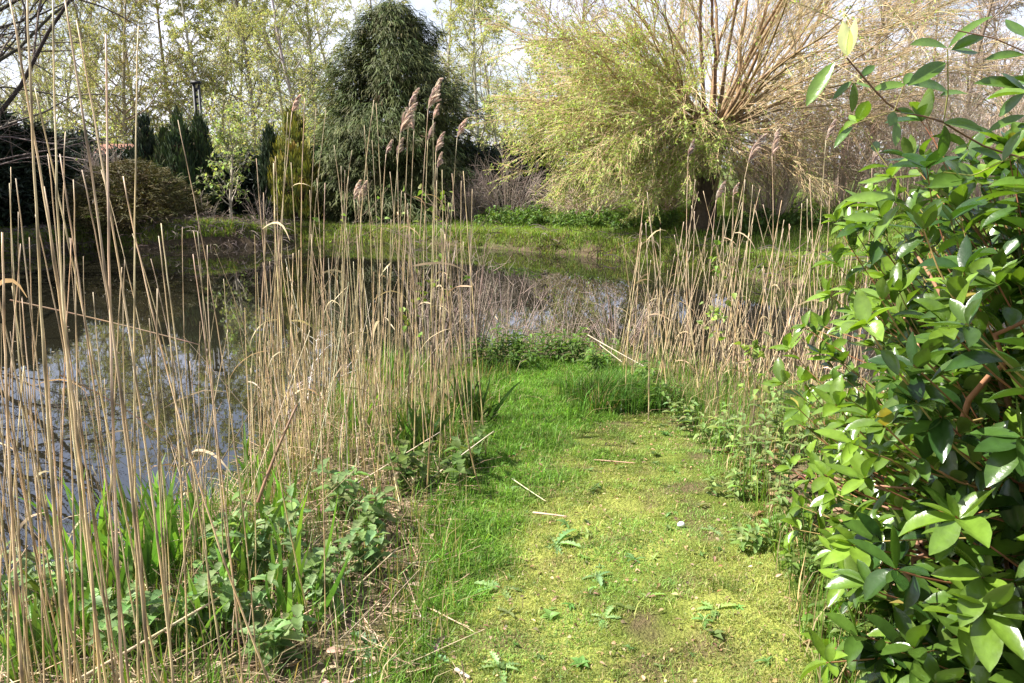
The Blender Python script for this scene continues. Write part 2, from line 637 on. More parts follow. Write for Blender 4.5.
def conifer(name, label, pos, H, R, col, group=None, n=900, strips=12, ln=.5, wd=.03, mode='weep', tip=None, prof=None, cat='conifer', z0=0.05, trunk=True, lump=.35, sx=1.0, tier=0.0):
    pos = np.array([pos[0], pos[1], float(hgt(pos[0], pos[1])) - .05])
    root = empty(name, pos, label, cat, group)
    prof = prof or (lambda t: np.sqrt(np.clip(1 - t, 0, 1)) * (.55 + .45 * sstep(0, .25, t)))
    t = rng.random(n * 4)
    keep = rng.random(n * 4) < prof(t) + .08
    t = t[keep][:n]
    n = len(t)
    az = rnd(0, 2 * PI, n)
    lum = 1 + lump * (vn(az * 1.6, t * H * .9, 1.0, 21) - .5) * 2 + .12 * rng.normal(0, 1, n)
    dep = 1 - .55 * rng.random(n) ** 2.2
    if tier:
        lum = lum * (1 + tier * (.5 - np.mod(t * H / .62 + 2.5 * vn(az * 2.2, t * 3, 1.0, 61) + az * 1.9, 1.0)))
    r = R * prof(t) * lum * dep
    z = z0 * H + t * H * (1 - z0)
    rad_ = np.stack([np.cos(az) * sx, np.sin(az), np.zeros(n)], -1)
    tipp = pos + rad_ * r[:, None] + np.array([0, 0, 1.]) * z[:, None]
    m = MB()
    if trunk:
        T = grow(pos[None], np.array([[0, 0, 1.]]), np.array([H * .97]), 8, .02)
        m.tubes(T, rad(np.array([H * .022 + .03]), 8, .1), 7, np.array([.10, .07, .05]))
    nb = min(n, 260)
    inner = pos + np.array([0, 0, 1.]) * (z[:nb] + (.25 if mode != 'weep' else -.1) * -r[:nb])[:, None]
    inner[:, 2] = np.maximum(inner[:, 2], pos[2] + .1)
    m.tubes(np.stack([inner, (inner + tipp[:nb]) / 2 + np.array([0, 0, .06]), tipp[:nb]], 1), rad(np.full(nb, .012 + H * .002), 3, .4), 4, np.array([.09, .06, .04]))
    part(m, 'trunk', M_BARK, root)
    c = MB()
    idx = np.repeat(np.arange(n), strips)
    N = len(idx)
    o = tipp[idx] + rng.normal(0, ln * .22, (N, 3))
    ra = rad_[idx]
    tang = np.stack([-ra[:, 1], ra[:, 0], np.zeros(N)], -1)
    if mode == 'weep':
        D = ra * rnd(.5, 1.2, N)[:, None] + tang * rng.normal(0, .7, N)[:, None] + np.array([0, 0, .25])
        P = grow(o, D, rnd(.5, 1.2, N) * ln, 5, .1, (0, 0, -.75))
    elif mode == 'up':
        D = ra * rnd(.1, .5, N)[:, None] + tang * rng.normal(0, .25, N)[:, None] + np.array([0, 0, 1.])
        P = grow(o, D, rnd(.5, 1.2, N) * ln, 4, .1, (0, 0, .2))
    else:
        D = ra * rnd(.3, 1.2, N)[:, None] + tang * rng.normal(0, .7, N)[:, None] + np.array([0, 0, .3]) * rng.normal(.6, 1, N)[:, None]
        P = grow(o, D, rnd(.4, 1.2, N) * ln, 4, .15, (0, 0, -.12))
    K = P.shape[1]
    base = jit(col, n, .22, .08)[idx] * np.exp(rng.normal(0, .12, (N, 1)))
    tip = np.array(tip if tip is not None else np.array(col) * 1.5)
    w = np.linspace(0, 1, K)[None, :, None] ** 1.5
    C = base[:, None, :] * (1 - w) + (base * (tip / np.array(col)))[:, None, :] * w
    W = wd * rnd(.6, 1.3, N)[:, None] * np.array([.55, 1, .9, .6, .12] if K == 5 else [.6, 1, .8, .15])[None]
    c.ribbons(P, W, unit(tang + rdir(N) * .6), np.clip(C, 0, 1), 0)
    part(c, 'crown', M_CONIFER, root)
    return root


def bush(name, label, cat, pos, rx, rz, col, n=700, size=(.05, .1), twigc=(.12, .085, .05), group=None, ry=None, tpl=DIAMOND, wid=.5, per=5, twigs=60, mat=None, tw=.004):
    """rounded shrub: many stems from the base, side twigs, leaves"""
    ry = ry or rx
    pos = np.array([pos[0], pos[1], float(hgt(pos[0], pos[1])) - .03])
    root = empty(name, pos, label, cat, group)
    m = MB()
    ns = twigs
    a = rnd(0, 2 * PI, ns)
    q = np.sqrt(rng.random(ns))
    el = rnd(.15, 1.0, ns)
    tip = np.stack([np.cos(a) * q * rx, np.sin(a) * q * ry, rz * np.sqrt(np.clip(1 - q ** 2 * .8, .05, 1)) * el ** .5], -1)
    base = np.stack([np.cos(a) * q * rx * .25, np.sin(a) * q * ry * .25, np.zeros(ns)], -1)
    mid = base * .4 + tip * .5 + np.array([0, 0, 1.]) * (tip[:, 2:3] * .15)
    t = np.linspace(0, 1, 7)[None, :, None]
    P = pos + base[:, None] * (1 - t) ** 2 + mid[:, None] * 2 * t * (1 - t) + tip[:, None] * t ** 2
    m.tubes(P, rad(np.full(ns, tw * 2.2), 7, .4), 4, jit(twigc, ns, .15))
    B, bi, bt = children(P, max(2, n // ns), .25, 1., .3, 1.1, 5, .22, .45, .15, (0, 0, .02), .3)
    m.tubes(B, rad(np.full(len(B), tw), 5, .4), 3, jit(twigc, len(B), .2))
    part(m, 'stems', M_TWIG, root)
    if per:
        c = MB()
        leafset(c, B, per, .15, 1., size, col, 0, wid, tpl, droop=0.0)
        part(c, 'leaves', mat or M_LEAF, root)
    return root


# ------------------------------------------------------------------ far setting: trees
def at(u, d):
    """ground position in picture column u at depth d"""
    depth = d * CP + EYE * SP
    return ((u - 512) / F * depth, d)


YG = (.42, .43, .18)      # young yellow green leaf
PALE = (.42, .43, .20)
BRN = (.27, .21, .15)
GREY = (.34, .31, .25)

# back row of tall trees in thin young leaf
back = [
    (35, 44, 12.5, 'thin grey tree behind the bare branches at the far left', (.32, .31, .18), .5, GREY),
    (105, 40, 12.0, 'tall thinly leafed tree behind the leftmost reeds', (.36, .37, .14), .8, BRN),
    (150, 47, 15.0, 'tall brownish tree just coming into leaf above the dark conifers', (.34, .30, .14), .8, BRN),
    (187, 41, 13.0, 'bronze budded tree rising behind the dark post', (.34, .30, .13), .9, BRN),
    (222, 45, 14.0, 'yellow green tree between the dark post and the pale sapling', YG, 1., GREY),
    (262, 39, 12.5, 'yellow green birch with dark forking limbs behind the pale sapling', YG, 1., (.22, .19, .15)),
    (292, 48, 15.5, 'tall pale green birch behind the golden columnar conifer', PALE, .8, GREY),
    (330, 42, 14.5, 'slim grey birch just left of the big weeping conifer', PALE, .8, GREY),
    (372, 50, 15.0, 'pale tree whose top shows over the big weeping conifer', YG, .8, GREY),
    (446, 46, 13.5, 'open branched tree behind the right shoulder of the big conifer', PALE, .7, GREY),
    (500, 52, 14.0, 'thin pale tree in the gap between conifer and willow', PALE, .55, GREY),
    (128, 37, 11.0, 'olive budded tree between the reeds and the dark conifers', (.34, .33, .14), .9, BRN),
    (240, 54, 16.5, 'far pale tree filling the gap above the sapling', YG, 1., GREY),
    (205, 38, 11.0, 'low wide yellow green tree behind the pointed conifers', YG, 1., GREY),
    (310, 37, 11.5, 'pale birch close behind the golden columnar conifer', YG, 1., GREY),
    (352, 55, 16.0, 'distant birch behind the left shoulder of the weeping conifer', PALE, 1., GREY),
    (478, 40, 11.0, 'pale leafing tree right behind the weeping conifer', YG, .9, GREY),
    (60, 42, 12.0, 'thin grey budded tree behind the cone conifer at the left', (.33, .32, .18), .7, GREY),
    (535, 46, 12.5, 'pale green tree behind the left edge of the willow', PALE, .8, GREY),
    (70, 52, 14.5, 'faint greyish tree far behind the left bank', (.32, .33, .17), .6, GREY),
]
for u, d, h, lab, lf, lness, bk in back:
    deciduous('birch_tree' if bk is GREY else 'leafing_tree', lab, 'tree', at(u, d), h, .30, bk, lf, 'tall trees coming into leaf behind the pond', twig=(.36, .31, .22),
              nl=30, nb=8, nt=8, per=15, size=(.045, .095), lift=.5, droop=-.22, tr=.12, leafiness=lness, tw=.007, first=.2)

# bare brown trees at the right, behind the willow and the laurel
bare = [
    (585, 38, 11.5, 'bare tree seen through the left side of the willow'),
    (668, 40, 12.0, 'bare tree rising straight behind the willow limbs'),
    (760, 36, 11.0, 'bare brown tree behind the right side of the willow'),
    (835, 33, 10.5, 'thin bare tree behind the overhanging laurel twig'),
    (890, 37, 11.0, 'bare purplish tree in the thicket left of the laurel top'),
    (945, 32, 10.0, 'bare brown tree behind the laurel whorls'),
    (1000, 36, 10.0, 'bare tree at the right edge behind the laurel'),
    (1060, 30, 9.0, 'bare tree just past the right edge of the bank'),
    (800, 41, 11.5, 'bare tree far behind the right reed stand'),
    (865, 44, 12.0, 'tall bare tree deep in the right hand thicket'),
    (920, 42, 11.5, 'bare tree rising behind the overhanging laurel leaves'),
    (970, 45, 12.0, 'far bare tree beside the top right laurel leaves'),
]
for u, d, h, lab in bare:
    deciduous('bare_tree', lab, 'tree', at(u, d), h, .30, (.2, .15, .115), (.26, .23, .09), 'bare trees behind the willow',
              nl=34, nb=10, nt=11, per=1, size=(.05, .09), lift=.5, droop=-.05, tr=.11, leafiness=.4, tw=.008, twig=(.40, .31, .24), first=.08)

# spreading dark tree at the left whose branches reach into the picture
deciduous('spreading_tree', 'dark leafless spreading tree reaching in from the left edge', 'tree', at(-128, 15.5), 8.2, 1.0, (.075, .06, .05), (.2, .2, .07),
          nl=46, nb=9, nt=10, per=1, leafiness=.3, size=(.04, .07), lift=-.12, droop=.02, tr=.17, tw=.006, twig=(.13, .105, .085), first=.16, sides=10)

# far wood closing the gaps under the crowns
c = MB()
a = np.linspace(-1.15, 1.15, 5200) + rng.normal(0, .01, 5200)
rr = rnd(62, 95, 5200)
x, y = np.sin(a) * rr, np.cos(a) * rr
z = rnd(0, 1, 5200) ** 1.4 * (5.5 + 2.5 * vn(a * 30, rr * 0, 1, 2))
P = grow(np.stack([x, y, z + .2], -1), rdir(5200) + np.array([0, 0, .5]), rnd(1.2, 2.6, 5200), 4, .3, (0, 0, -.1))
c.tubes(P, rad(np.full(5200, .035), 4, .3), 3, jit((.19, .15, .11), 5200, .2))
leafset(c, P, 7, 0, 1, (.3, .7), (.13, .14, .055), 1, v=.3)
tag(c.build('distant_woodland', [M_TWIG, M_LEAF]), 'hazy far wood of mixed bare and leafing trees beyond the garden', 'woodland', kind='stuff')

# --- conifers on the far bank
DK = (.028, .048, .028)
conifer('weeping_conifer', 'big dark weeping conifer with drooping sprays on the far bank', at(400, 26.5), 6.55, 2.5, (.032, .050, .014), n=5000, strips=14,
        ln=.36, wd=.013, mode='weep', tip=(.12, .135, .045), z0=.0, lump=.5, tier=.34,
        prof=lambda t: np.clip((1 - t), 0, 1) ** .44 * (.85 + .15 * sstep(0, .2, t)))
colp = lambda t: np.clip(1 - t ** 1.7, 0, 1) ** .85 * (.75 + .25 * sstep(0, .3, t))
for u, d, h, r, col, tip, lab in [
    (298, 24.5, 3.4, .72, (.085, .11, .03), (.36, .33, .05), 'columnar conifer with golden green shoots left of the weeping conifer'),
    (275, 25.5, 2.9, .42, DK, (.05, .07, .035), 'narrow dark conifer tucked beside the golden columnar one'),
    (322, 25.8, 2.1, .5, DK, (.05, .07, .035), 'short dark conifer between the golden column and the weeping conifer'),
    (172, 25, 2.75, .36, DK, (.07, .09, .035), 'dark pointed conifer left of the dark post'),
    (187, 24.6, 3.3, .48, DK, (.06, .09, .035), 'tallest dark pointed conifer in the pair by the post'),
    (207, 25.2, 3.15, .48, DK, (.07, .10, .035), 'dark pointed conifer directly below the dark post'),
    (153, 25.6, 3.15, .5, (.02, .034, .022), (.04, .05, .03), 'broader dark conifer behind the olive shrub'),
]:
    conifer('columnar_conifer', lab, at(u, d), h, r, col, 'columnar conifers on the far bank', n=300, strips=12, ln=.26, wd=.02, mode='up', tip=tip, prof=colp, lump=.25)
for u, d, h, r, lab in [
    (4, 22.5, 3.2, 1.3, 'dark round conifer at the left edge above the plank fence'),
    (48, 23.5, 2.7, .8, 'black green cone shaped conifer beside the plank fence'),
    (-95, 21, 6.5, 2.1, 'dark conifer beyond the left edge of the view'),
    (-190, 18, 7.0, 2.3, 'tall dark conifer well beyond the left edge'),
]:
    conifer('dark_conifer', lab, at(u, d), h, r, (.026, .042, .027), 'dark conifers at the left end', n=800, strips=11, ln=.42, wd=.028, mode='bush', tip=(.045, .06, .035))

# dark evergreen hedge along the back of the left bank (one hedge plant row cut to a band)
def hedge(name, label, u0, u1, d, h, col, n, thick=.7, tip=None):
    p0, p1 = np.array(at(u0, d)), np.array(at(u1, d))
    c0 = (p0 + p1) / 2
    root = empty(name, (c0[0], c0[1], float(hgt(*c0))), label, 'hedge')
    t = rng.random(n)
    xy = p0 + (p1 - p0) * t[:, None] + rng.normal(0, thick * .45, (n, 2))
    top = h * (.8 + .4 * vn(t * 14, t * 0, 1, 31))
    z = rng.random(n) ** .8 * top
    o = np.stack([xy[:, 0], xy[:, 1], float(hgt(*c0)) + z], -1)
    m = MB()
    ns = 70
    b = np.stack([np.interp(np.linspace(0, 1, ns), [0, 1], [p0[0], p1[0]]), np.interp(np.linspace(0, 1, ns), [0, 1], [p0[1], p1[1]]), np.full(ns, float(hgt(*c0)) - .05)], -1)
    S = grow(b, np.array([[0, 0, 1.]]) + rng.normal(0, .2, (ns, 3)), np.full(ns, h * .85), 6, .12)
    m.tubes(S, rad(np.full(ns, .03), 6, .3), 5, np.array([.07, .055, .04]))
    part(m, 'stems', M_BARK, root)
    idx = np.repeat(np.arange(n), 9)
    N = len(idx)
    P = grow(o[idx] + rng.normal(0, .12, (N, 3)), rdir(N) + np.array([0, -.3, .25]), rnd(.15, .4, N), 4, .2, (0, 0, -.1))
    c = MB()
    c.ribbons(P, rnd(.015, .035, N)[:, None] * np.array([.7, 1, .8, .1])[None], rdir(N), jit(col, N, .3, .08))
    part(c, 'foliage', M_CONIFER, root)


hedge('evergreen_hedge', 'black green evergreen hedge in shade behind the pale sapling', 104, 335, 26.8, 1.75, (.022, .034, .022), 2600)
hedge('evergreen_hedge', 'low dark hedge under the right side of the weeping conifer', 440, 545, 28, 1.9, (.03, .045, .024), 1200)
hedge('evergreen_hedge', 'shaded dark hedge behind the left bank fence', -60, 88, 27.5, 2.3, (.028, .042, .026), 2300)

# olive brown rounded shrub
conifer('olive_shrub', 'rounded olive brown evergreen shrub at the water edge, left bank', at(137, 22.0), 1.85, 1.6, (.07, .066, .024), n=1500, strips=11, ln=.22, wd=.010, mode='bush',
        tip=(.12, .10, .035), prof=lambda t: np.sqrt(np.clip(1 - t ** 2, 0, 1)) * (.8 + .2 * sstep(0, .3, t)), cat='shrub', lump=.22)
# low pale green sapling with pale stem, and its tangle of bare stems
deciduous('leafing_sapling', 'slender pale stemmed sapling with fresh green leaves on the left bank', 'tree', at(233, 23.2), 3.2, .36, (.42, .38, .3), (.27, .32, .13), None,
          nl=22, nb=6, nt=4, per=2, size=(.08, .15), lift=.35, droop=-.1, tr=.05, tw=.005, twig=(.3, .26, .2), first=.2)
for u, d, h, w, lab in [(205, 23.0, 1.3, 1.0, 'bare arching stems in front of the black hedge, left of the pale sapling'),
                        (112, 25.2, 2.5, 1.0, 'brown leafless twiggy shrub screening the brick house'),
                        (262, 23.4, 1.2, .7, 'bare pale twigs at the foot of the sapling, to its right'),
                        (508, 24.0, 2.4, 1.3, 'grey purple leafless shrub between weeping conifer and willow'),
                        (470, 24.5, 1.7, .9, 'low leafless shrub under the right side of the weeping conifer')]:
    bush('bare_shrub', lab, 'shrub', at(u, d), w, h, (.2, .2, .1), n=900 if (u > 400 or u < 150) else 130, twigs=70 if (u > 400 or u < 150) else 22, twigc=(.28, .225, .19), per=0, tw=.005)

for u, d, w, h, lab in [(120, 38, 2.2, 4.2, 'pale green leafing bush behind the brick house gap'), (172, 38, 2.6, 4.6, 'yellow green bush rising behind the pointed conifers'),
                        (245, 33, 2.4, 4.4, 'pale yellow green bush behind the sapling'), (318, 34, 2.2, 4.6, 'olive green bush between golden column and weeping conifer'),
                        (60, 36, 2.6, 4.2, 'greyish green bush behind the dark cone conifer'), (515, 36, 2.0, 3.6, 'pale bush in the gap left of the willow')]:
    bush('leafing_bush', lab, 'shrub', at(u, d), w, h, (.38, .40, .17), n=1900, twigs=60, twigc=(.24, .2, .14), per=5, size=(.08, .16), tw=.008, group='leafing bushes behind the left bank')

# --- pollarded willow
def willow():
    x, y = at(702, 19.5)
    pos = np.array([x, y, float(hgt(x, y)) - .1])
    root = empty('pollard_willow', pos, 'large pollarded willow with a fan of golden twigs on the right bank', 'tree')
    crown = pos + np.array([.12, 0, 2.35])
    m = MB()
    T = np.stack([pos + np.array([dx, 0, z]) for dx, z in [(-.05, 0), (0, .3), (.0, .9), (.08, 1.4), (.06, 1.85), (.14, 2.2), (.2, 2.55)]])[None]
    m.tubes(T, np.array([[.46, .34, .29, .28, .32, .40, .30]]), 14, np.array([.10, .075, .05]))
    # knuckled head
    kn = 22
    a = rnd(0, 2 * PI, kn)
    O = crown + np.stack([np.cos(a) * .22, np.sin(a) * .2, rnd(-.35, .15, kn)], -1)
    K = grow(O, np.stack([np.cos(a), np.sin(a), rnd(.2, .9, kn)], -1), rnd(.3, .5, kn), 4, .1)
    m.tubes(K, np.array([.17, .15, .13, .09])[None] * rnd(.7, 1.1, kn)[:, None], 8, jit((.11, .08, .055), kn, .1))
    def fan(nl, az0, az1, el0, el1, l0, l1, bend, n2, n3, d2, d3, leafy, rr):
        az = np.radians(rnd(az0, az1, nl))
        el = np.radians(rnd(el0, el1, nl))
        D = np.stack([np.cos(az) * np.cos(el), np.sin(az) * np.cos(el), np.sin(el)], -1)
        B1 = grow(crown + D * np.array([.5, .45, .3]) + rng.normal(0, .06, (nl, 3)), D, rnd(l0, l1, nl) * np.where(np.cos(az) < -.25, .74, 1.0), 12, .095, np.array([0, 0, bend]), 1.5)
        r1 = rnd(*rr, nl) * .8
        m.tubes(B1, rad(r1, 12, .2), 6, jit((.25, .18, .10), nl, .15))
        gold = np.array([.52, .40, .22])
        B2, i2, t2 = children(B1, n2, .12, 1., .15, .6, 8, .25, .5, .1, (0, 0, d2), .35)
        c.tubes(B2, rad(np.clip(r1[i2] * .32, .008, .02), 8, .35), 4, jit(gold * .85, len(B2), .15))
        B3, i3, t3 = children(B2, n3, .1, 1., .1, .45, 6, .4, .85, .05, (0, 0, d3), .3)
        B3 = B3[B3[:, -1, 2] > pos[2] + .12]
        c.tubes(B3, rad(np.full(len(B3), .0056), 6, .35), 3, jit(gold, len(B3), .2, .06))
        B4, i4, t4 = children(B3, 2, .2, 1., .15, .5, 5, .4, .8, .06, (0, 0, d3), .2)
        B4 = B4[B4[:, -1, 2] > pos[2] + .12]
        c.tubes(B4, rad(np.full(len(B4), .0046), 5, .4), 3, jit(gold * 1.05, len(B4), .2, .06))
        keep = lambda o: rng.random(len(o)) < leafy * (.35 + .65 * sstep(.6, -1.6, o[:, 0] - crown[0])) * (.3 + .7 * sstep(5.5, 3.2, o[:, 2]))
        leafset(lf, B3, 6, .1, 1., (.045, .09), (.34, .44, .11), 0, .42, DIAMOND, -.5, .15, .06, keep)
        leafset(lf, B4, 5, .1, 1., (.04, .08), (.36, .45, .12), 0, .42, DIAMOND, -.5, .15, .06, keep)

    c, lf = MB(), MB()
    fan(11, 0, 360, 40, 84, 5.0, 7.6, .02, 11, 7, .0, -.03, .5, (.05, .075))
    fan(22, 0, 360, 18, 62, 4.4, 6.8, -.01, 11, 7, -.0, -.05, .6, (.03, .05))
    fan(32, 115, 250, 2, 36, 4.5, 6.4, -.05, 12, 7, -.03, -.09, .75, (.024, .046))
    fan(20, -70, 75, 6, 40, 3.6, 6.2, -.04, 10, 7, -.02, -.08, .16, (.018, .036))
    fan(32, 105, 255, -32, 2, 3.0, 5.4, -.03, 11, 7, -.03, -.09, .75, (.014, .03))
    fan(16, -85, 95, -30, 5, 1.6, 3.2, -.05, 10, 8, -.05, -.12, .16, (.012, .024))
    fan(22, 160, 370, -55, -10, 1.0, 2.0, -.05, 9, 7, -.05, -.12, .4, (.010, .018))
    part(m, 'trunk', M_BARK, root)
    part(c, 'twigs', M_TWIG, root)
    part(lf, 'leaves', M_LEAF, root)
    # curtain of young shoots low on the left side
    return root


willow()
# thicket right of and behind the willow
for u, d, w, h, lab in [(772, 19.0, 1.2, 2.6, 'tan tangle of dead stems right beside the willow trunk'),
                        (835, 20.5, 1.6, 3.6, 'brown leafless thicket behind the right reed stand'),
                        (905, 19.5, 1.8, 3.7, 'pinkish brown leafless thicket left of the laurel'),
                        (985, 20, 1.8, 3.5, 'leafless thicket hidden behind the laurel'),
                        (655, 22.5, 1.5, 1.6, 'low brown brushwood under the willow, left of its trunk'),
                        (585, 23.0, 1.6, 1.5, 'low leafing brushwood under the willow curtain')]:
    bush('bare_thicket', lab, 'shrub', at(u, d), w, h, (.3, .33, .1), n=1500, twigs=90, twigc=(.48, .38, .29), per=1 if u < 700 else 0, tw=.006, size=(.05, .09))

# --- herbs along the far bank (individual clumps of nettle-like plants)
hz = [(497, 23.5, .5, .7), (520, 22.8, .55, .8), (545, 22.6, .5, .8), (575, 21.8, .45, .7), (603, 21.4, .45, .7), (632, 20.6, .5, .6), (660, 20.2, .55, .6), (735, 18.2, .5, .6), (765, 18.6, .5, .7), (800, 18.5, .5, .7)]
hl = ['leftmost leafy herb clump on the right bank, under the grey shrub', 'tallest leafy herb clump under the left willow curtain', 'rounded herb clump below the dark gap beside the willow',
      'herb clump on the bank under the middle of the willow curtain', 'green herb clump above the bare brown bank edge', 'nettle clump on the bank left of the willow trunk', 'nettle clump close left of the willow trunk',
      'dark herb clump just right of the willow trunk', 'herb clump behind the right reeds', 'rightmost herb clump behind the plumed reeds']
for (u, d, h, w), lab in zip(hz, hl):
    bush('herb_clump', lab, 'herbs', at(u, d), w, h, (.115, .19, .045), n=260, twigs=40, twigc=(.12, .16, .05), per=4, size=(.06, .11), tpl=OVATE, wid=.5, tw=.003, group='herb clumps on the far bank')

# --- brick house glimpsed between the conifers, dark post, plank fence
M_ROOF = plainmat('clay_tiles', (.17, .075, .045), .85, 6)
M_DARK = plainmat('weathered_dark_wood', (.018, .018, .02), .6, 12)
M_PLANK = plainmat('fence_plank', (.16, .115, .085), .85, 8)
M_FRAME = plainmat('white_frame', (.7, .7, .68), .5)
M_GLASS = plainmat('window_glass', (.03, .035, .04), .08, 3, .2, 0)


def box(mb, x0, x1, y0, y1, z0, z1):
    v = [(x, y, z) for z in (z0, z1) for x, y in ((x0, y0), (x1, y0), (x1, y1), (x0, y1))]
    f = [(0, 3, 2, 1), (4, 5, 6, 7), (0, 1, 5, 4), (1, 2, 6, 5), (2, 3, 7, 6), (3, 0, 4, 7)]
    mb.add(v, np.array(f), np.array([1., 1, 1]))


def house():
    x0, y = at(90, 30)
    x1 = at(182, 30)[0]
    z = float(hgt(x0, y)) - .05
    root = empty('brick_house', ((x0 + x1) / 2, y, z), 'red brick house glimpsed between the dark conifers', 'house')
    m = MB()
    z -= 1.25
    box(m, x0, x1, y, y + 4, z, z + 2.5)
    v = [(x0, y, z + 2.5), (x1, y, z + 2.5), (x1, y + 4, z + 2.5), (x0, y + 4, z + 2.5), (x0, y + 2, z + 3.5), (x1, y + 2, z + 3.5)]
    m.add(v, [np.array([(0, 4, 3), (1, 2, 5)])], np.array([1., 1, 1]))
    part(m, 'wall', brick_mat(), root)
    m = MB()
    for s in (-1, 1):
        yy = y + 2 + s * 2.3
        zz = z + 2.36
        v = [(x0 - .3, yy, zz), (x1 + .3, yy, zz), (x1 + .3, y + 2, z + 3.57), (x0 - .3, y + 2, z + 3.57)]
        v += [(a, b, c_ + .12) for a, b, c_ in v]
        m.add(v, np.array([(0, 1, 2, 3), (4, 7, 6, 5), (0, 4, 5, 1), (1, 5, 6, 2), (2, 6, 7, 3), (3, 7, 4, 0)]), np.array([1., 1, 1]))
    part(m, 'roof', M_ROOF, root)
    for k in (0.22, .62):
        xa = x0 + (x1 - x0) * k
        m = MB()
        for bx in ((xa, xa + .08, z + .9, z + 2.1), (xa + .92, xa + 1.0, z + .9, z + 2.1), (xa + .08, xa + .92, z + .9, z + .98), (xa + .08, xa + .92, z + 2.02, z + 2.1)):
            box(m, bx[0], bx[1], y - .04, y + .02, bx[2], bx[3])
        w = part(m, 'window', M_FRAME, root)
        m = MB()
        box(m, xa + .08, xa + .92, y - .015, y + .01, z + .98, z + 2.02)
        g = m.build('pane', M_GLASS, w)
        g.data.transform(__import__('mathutils').Matrix.Translation(-root.location))


house()


def dark_post():
    x, y = at(207, 26.2)
    z = float(hgt(x, y))
    top = U(207, 84, 26.2)[2]
    root = empty('dark_post', (x, y, z), 'tall dark wooden post with pierced ladder side above the conifers', 'post')
    m = MB()
    box(m, x - .11, x - .05, y - .06, y + .06, z - .1, top)
    box(m, x + .05, x + .1, y - .05, y + .05, z - .1, top - .02)
    part(m, 'upright', M_DARK, root)
    m = MB()
    for k in range(10):
        zz = top - .12 - k * .22
        box(m, x - .048, x + .048, y - .04, y + .05, zz - .1 + .02 * (k % 3), zz)
    part(m, 'rung', M_DARK, root)
    m = MB()
    box(m, x - .15, x + .14, y - .09, y + .09, top + .002, top + .09)
    part(m, 'cap', M_DARK, root)


dark_post()


def plank_fence():
    x0, y = at(-110, 24.6)
    x1 = at(60, 24.6)[0]
    z = float(hgt((x0 + x1) / 2, y))
    root = empty('plank_fence', ((x0 + x1) / 2, y, z), 'weathered brown vertical plank fence at the left edge', 'fence')
    m = MB()
    x = x0
    while x < x1:
        w = rng.uniform(.12, .15)
        box(m, x, x + w - .012, y - .012 + rng.uniform(-.004, .004), y + .012, z - .05, z + 1.05 + rng.uniform(-.03, .03))
        x += w
    part(m, 'planks', M_PLANK, root)
    m = MB()
    for zz in (.25, .8):
        box(m, x0, x1, y + .02, y + .07, z + zz, z + zz + .08)
    part(m, 'rail', M_PLANK, root)


plank_fence()

# ------------------------------------------------------------------ grass
def blades(mb, x, y, h, w, col, lean=.5, z=None, tipc=None):
    n = len(x)
    z = hgt(x, y) if z is None else z
    a = rnd(0, 2 * PI, n)
    ld = np.stack([np.cos(a), np.sin(a), np.zeros(n)], -1)
    b = a + PI / 2 + rng.normal(0, .4, n)
    s = np.stack([np.cos(b), np.sin(b), np.zeros(n)], -1) * (w / 2)[:, None]
    o = np.stack([x, y, z - .004], -1)
    k = (np.abs(rng.normal(0, lean, n)))[:, None] * h[:, None]
    mid = o + np.array([0, 0, .55]) * h[:, None] + ld * k * .3
    tip = o + np.array([0, 0, 1.]) * (h * (1 - .25 * np.clip(k[:, 0] / h, 0, 1.5)))[:, None] + ld * k
    V = np.stack([o - s, o + s, mid - s * .8, mid + s * .8, tip], 1)
    i = np.arange(n)[:, None] * 5
    C = np.repeat(col[:, None, :], 5, 1)
    if tipc is not None:
        C[:, 4] = C[:, 4] * .5 + tipc * .5
    mb.add(V, [i + np.array([[0, 1, 3, 2]]), i + np.array([[2, 3, 4]])], C)


GREEN = np.array([.15, .29, .035])
LIME = np.array([.22, .35, .075])
MOSSY = np.array([.285, .325, .085])
STRAW = np.array([.40, .31, .16])


def lawn():
    mb = MB()
    n = 620000
    x, y = rnd(-1.6, 2.2, n), 1.9 + 5.6 * rng.random(n) ** 1.55
    dw = sdist(x, y, walk)
    edge = (fbm(x, y, 2.5, 14) - .5) * .5
    k = (dw + edge < .05)
    thin = sstep(.62, .75, fbm(x, y, 4.5, 12))
    k &= rng.random(n) > .9 * thin
    x, y = x[k], y[k]
    n = len(x)
    # lush at the left margin and the far end, mossy at the near right
    lx = np.interp(y, [1.5, 2.6, 3.3, 4.2, 5.5, 7], [-.35, -.25, -.05, .12, .9, 1.4])
    lush = sstep(.28, -.22, x - lx + (fbm(x, y, 2.2, 5) - .5) * 1.1 + (fbm(x, y, 7, 51) - .5) * .4)
    mo = sstep(.38, .62, fbm(x, y, 2.3, 6)) * (1 - lush)
    c = mixc(LIME, MOSSY, mo)
    c = c * (1 - lush[:, None]) + GREEN * lush[:, None]
    dk = sstep(.5, .72, fbm(x, y, 7, 33))
    c = c * (1 - .55 * dk[:, None]) + np.array([.07, .13, .02]) * .55 * dk[:, None]
    c = c * np.exp(rng.normal(0, .28, (n, 1))) * (1 + rng.normal(0, .08, (n, 3)))
    st = rng.random(n) < .05 + .06 * (1 - lush)
    c[st] = jit(STRAW, st.sum(), .2)
    h = (.006 + .016 * rng.random(n)) * (.5 + 1.0 * fbm(x, y, 6, 37)) * (1 - lush) + (.018 + .05 * rng.random(n) * (.1 + 1.5 * fbm(x, y, 4, 9))) * lush
    tall = rng.random(n) < .05
    h[tall] *= rnd(1.5, 2.6, tall.sum())
    blades(mb, x, y, h, .0022 + .0016 * rng.random(n) + .0012 * lush, np.clip(c, 0, 1), .95)
    tag(mb.build('lawn_grass', M_GRASS), 'short mossy grass of the walk, lusher along its left side', 'grass', kind='stuff')


lawn()


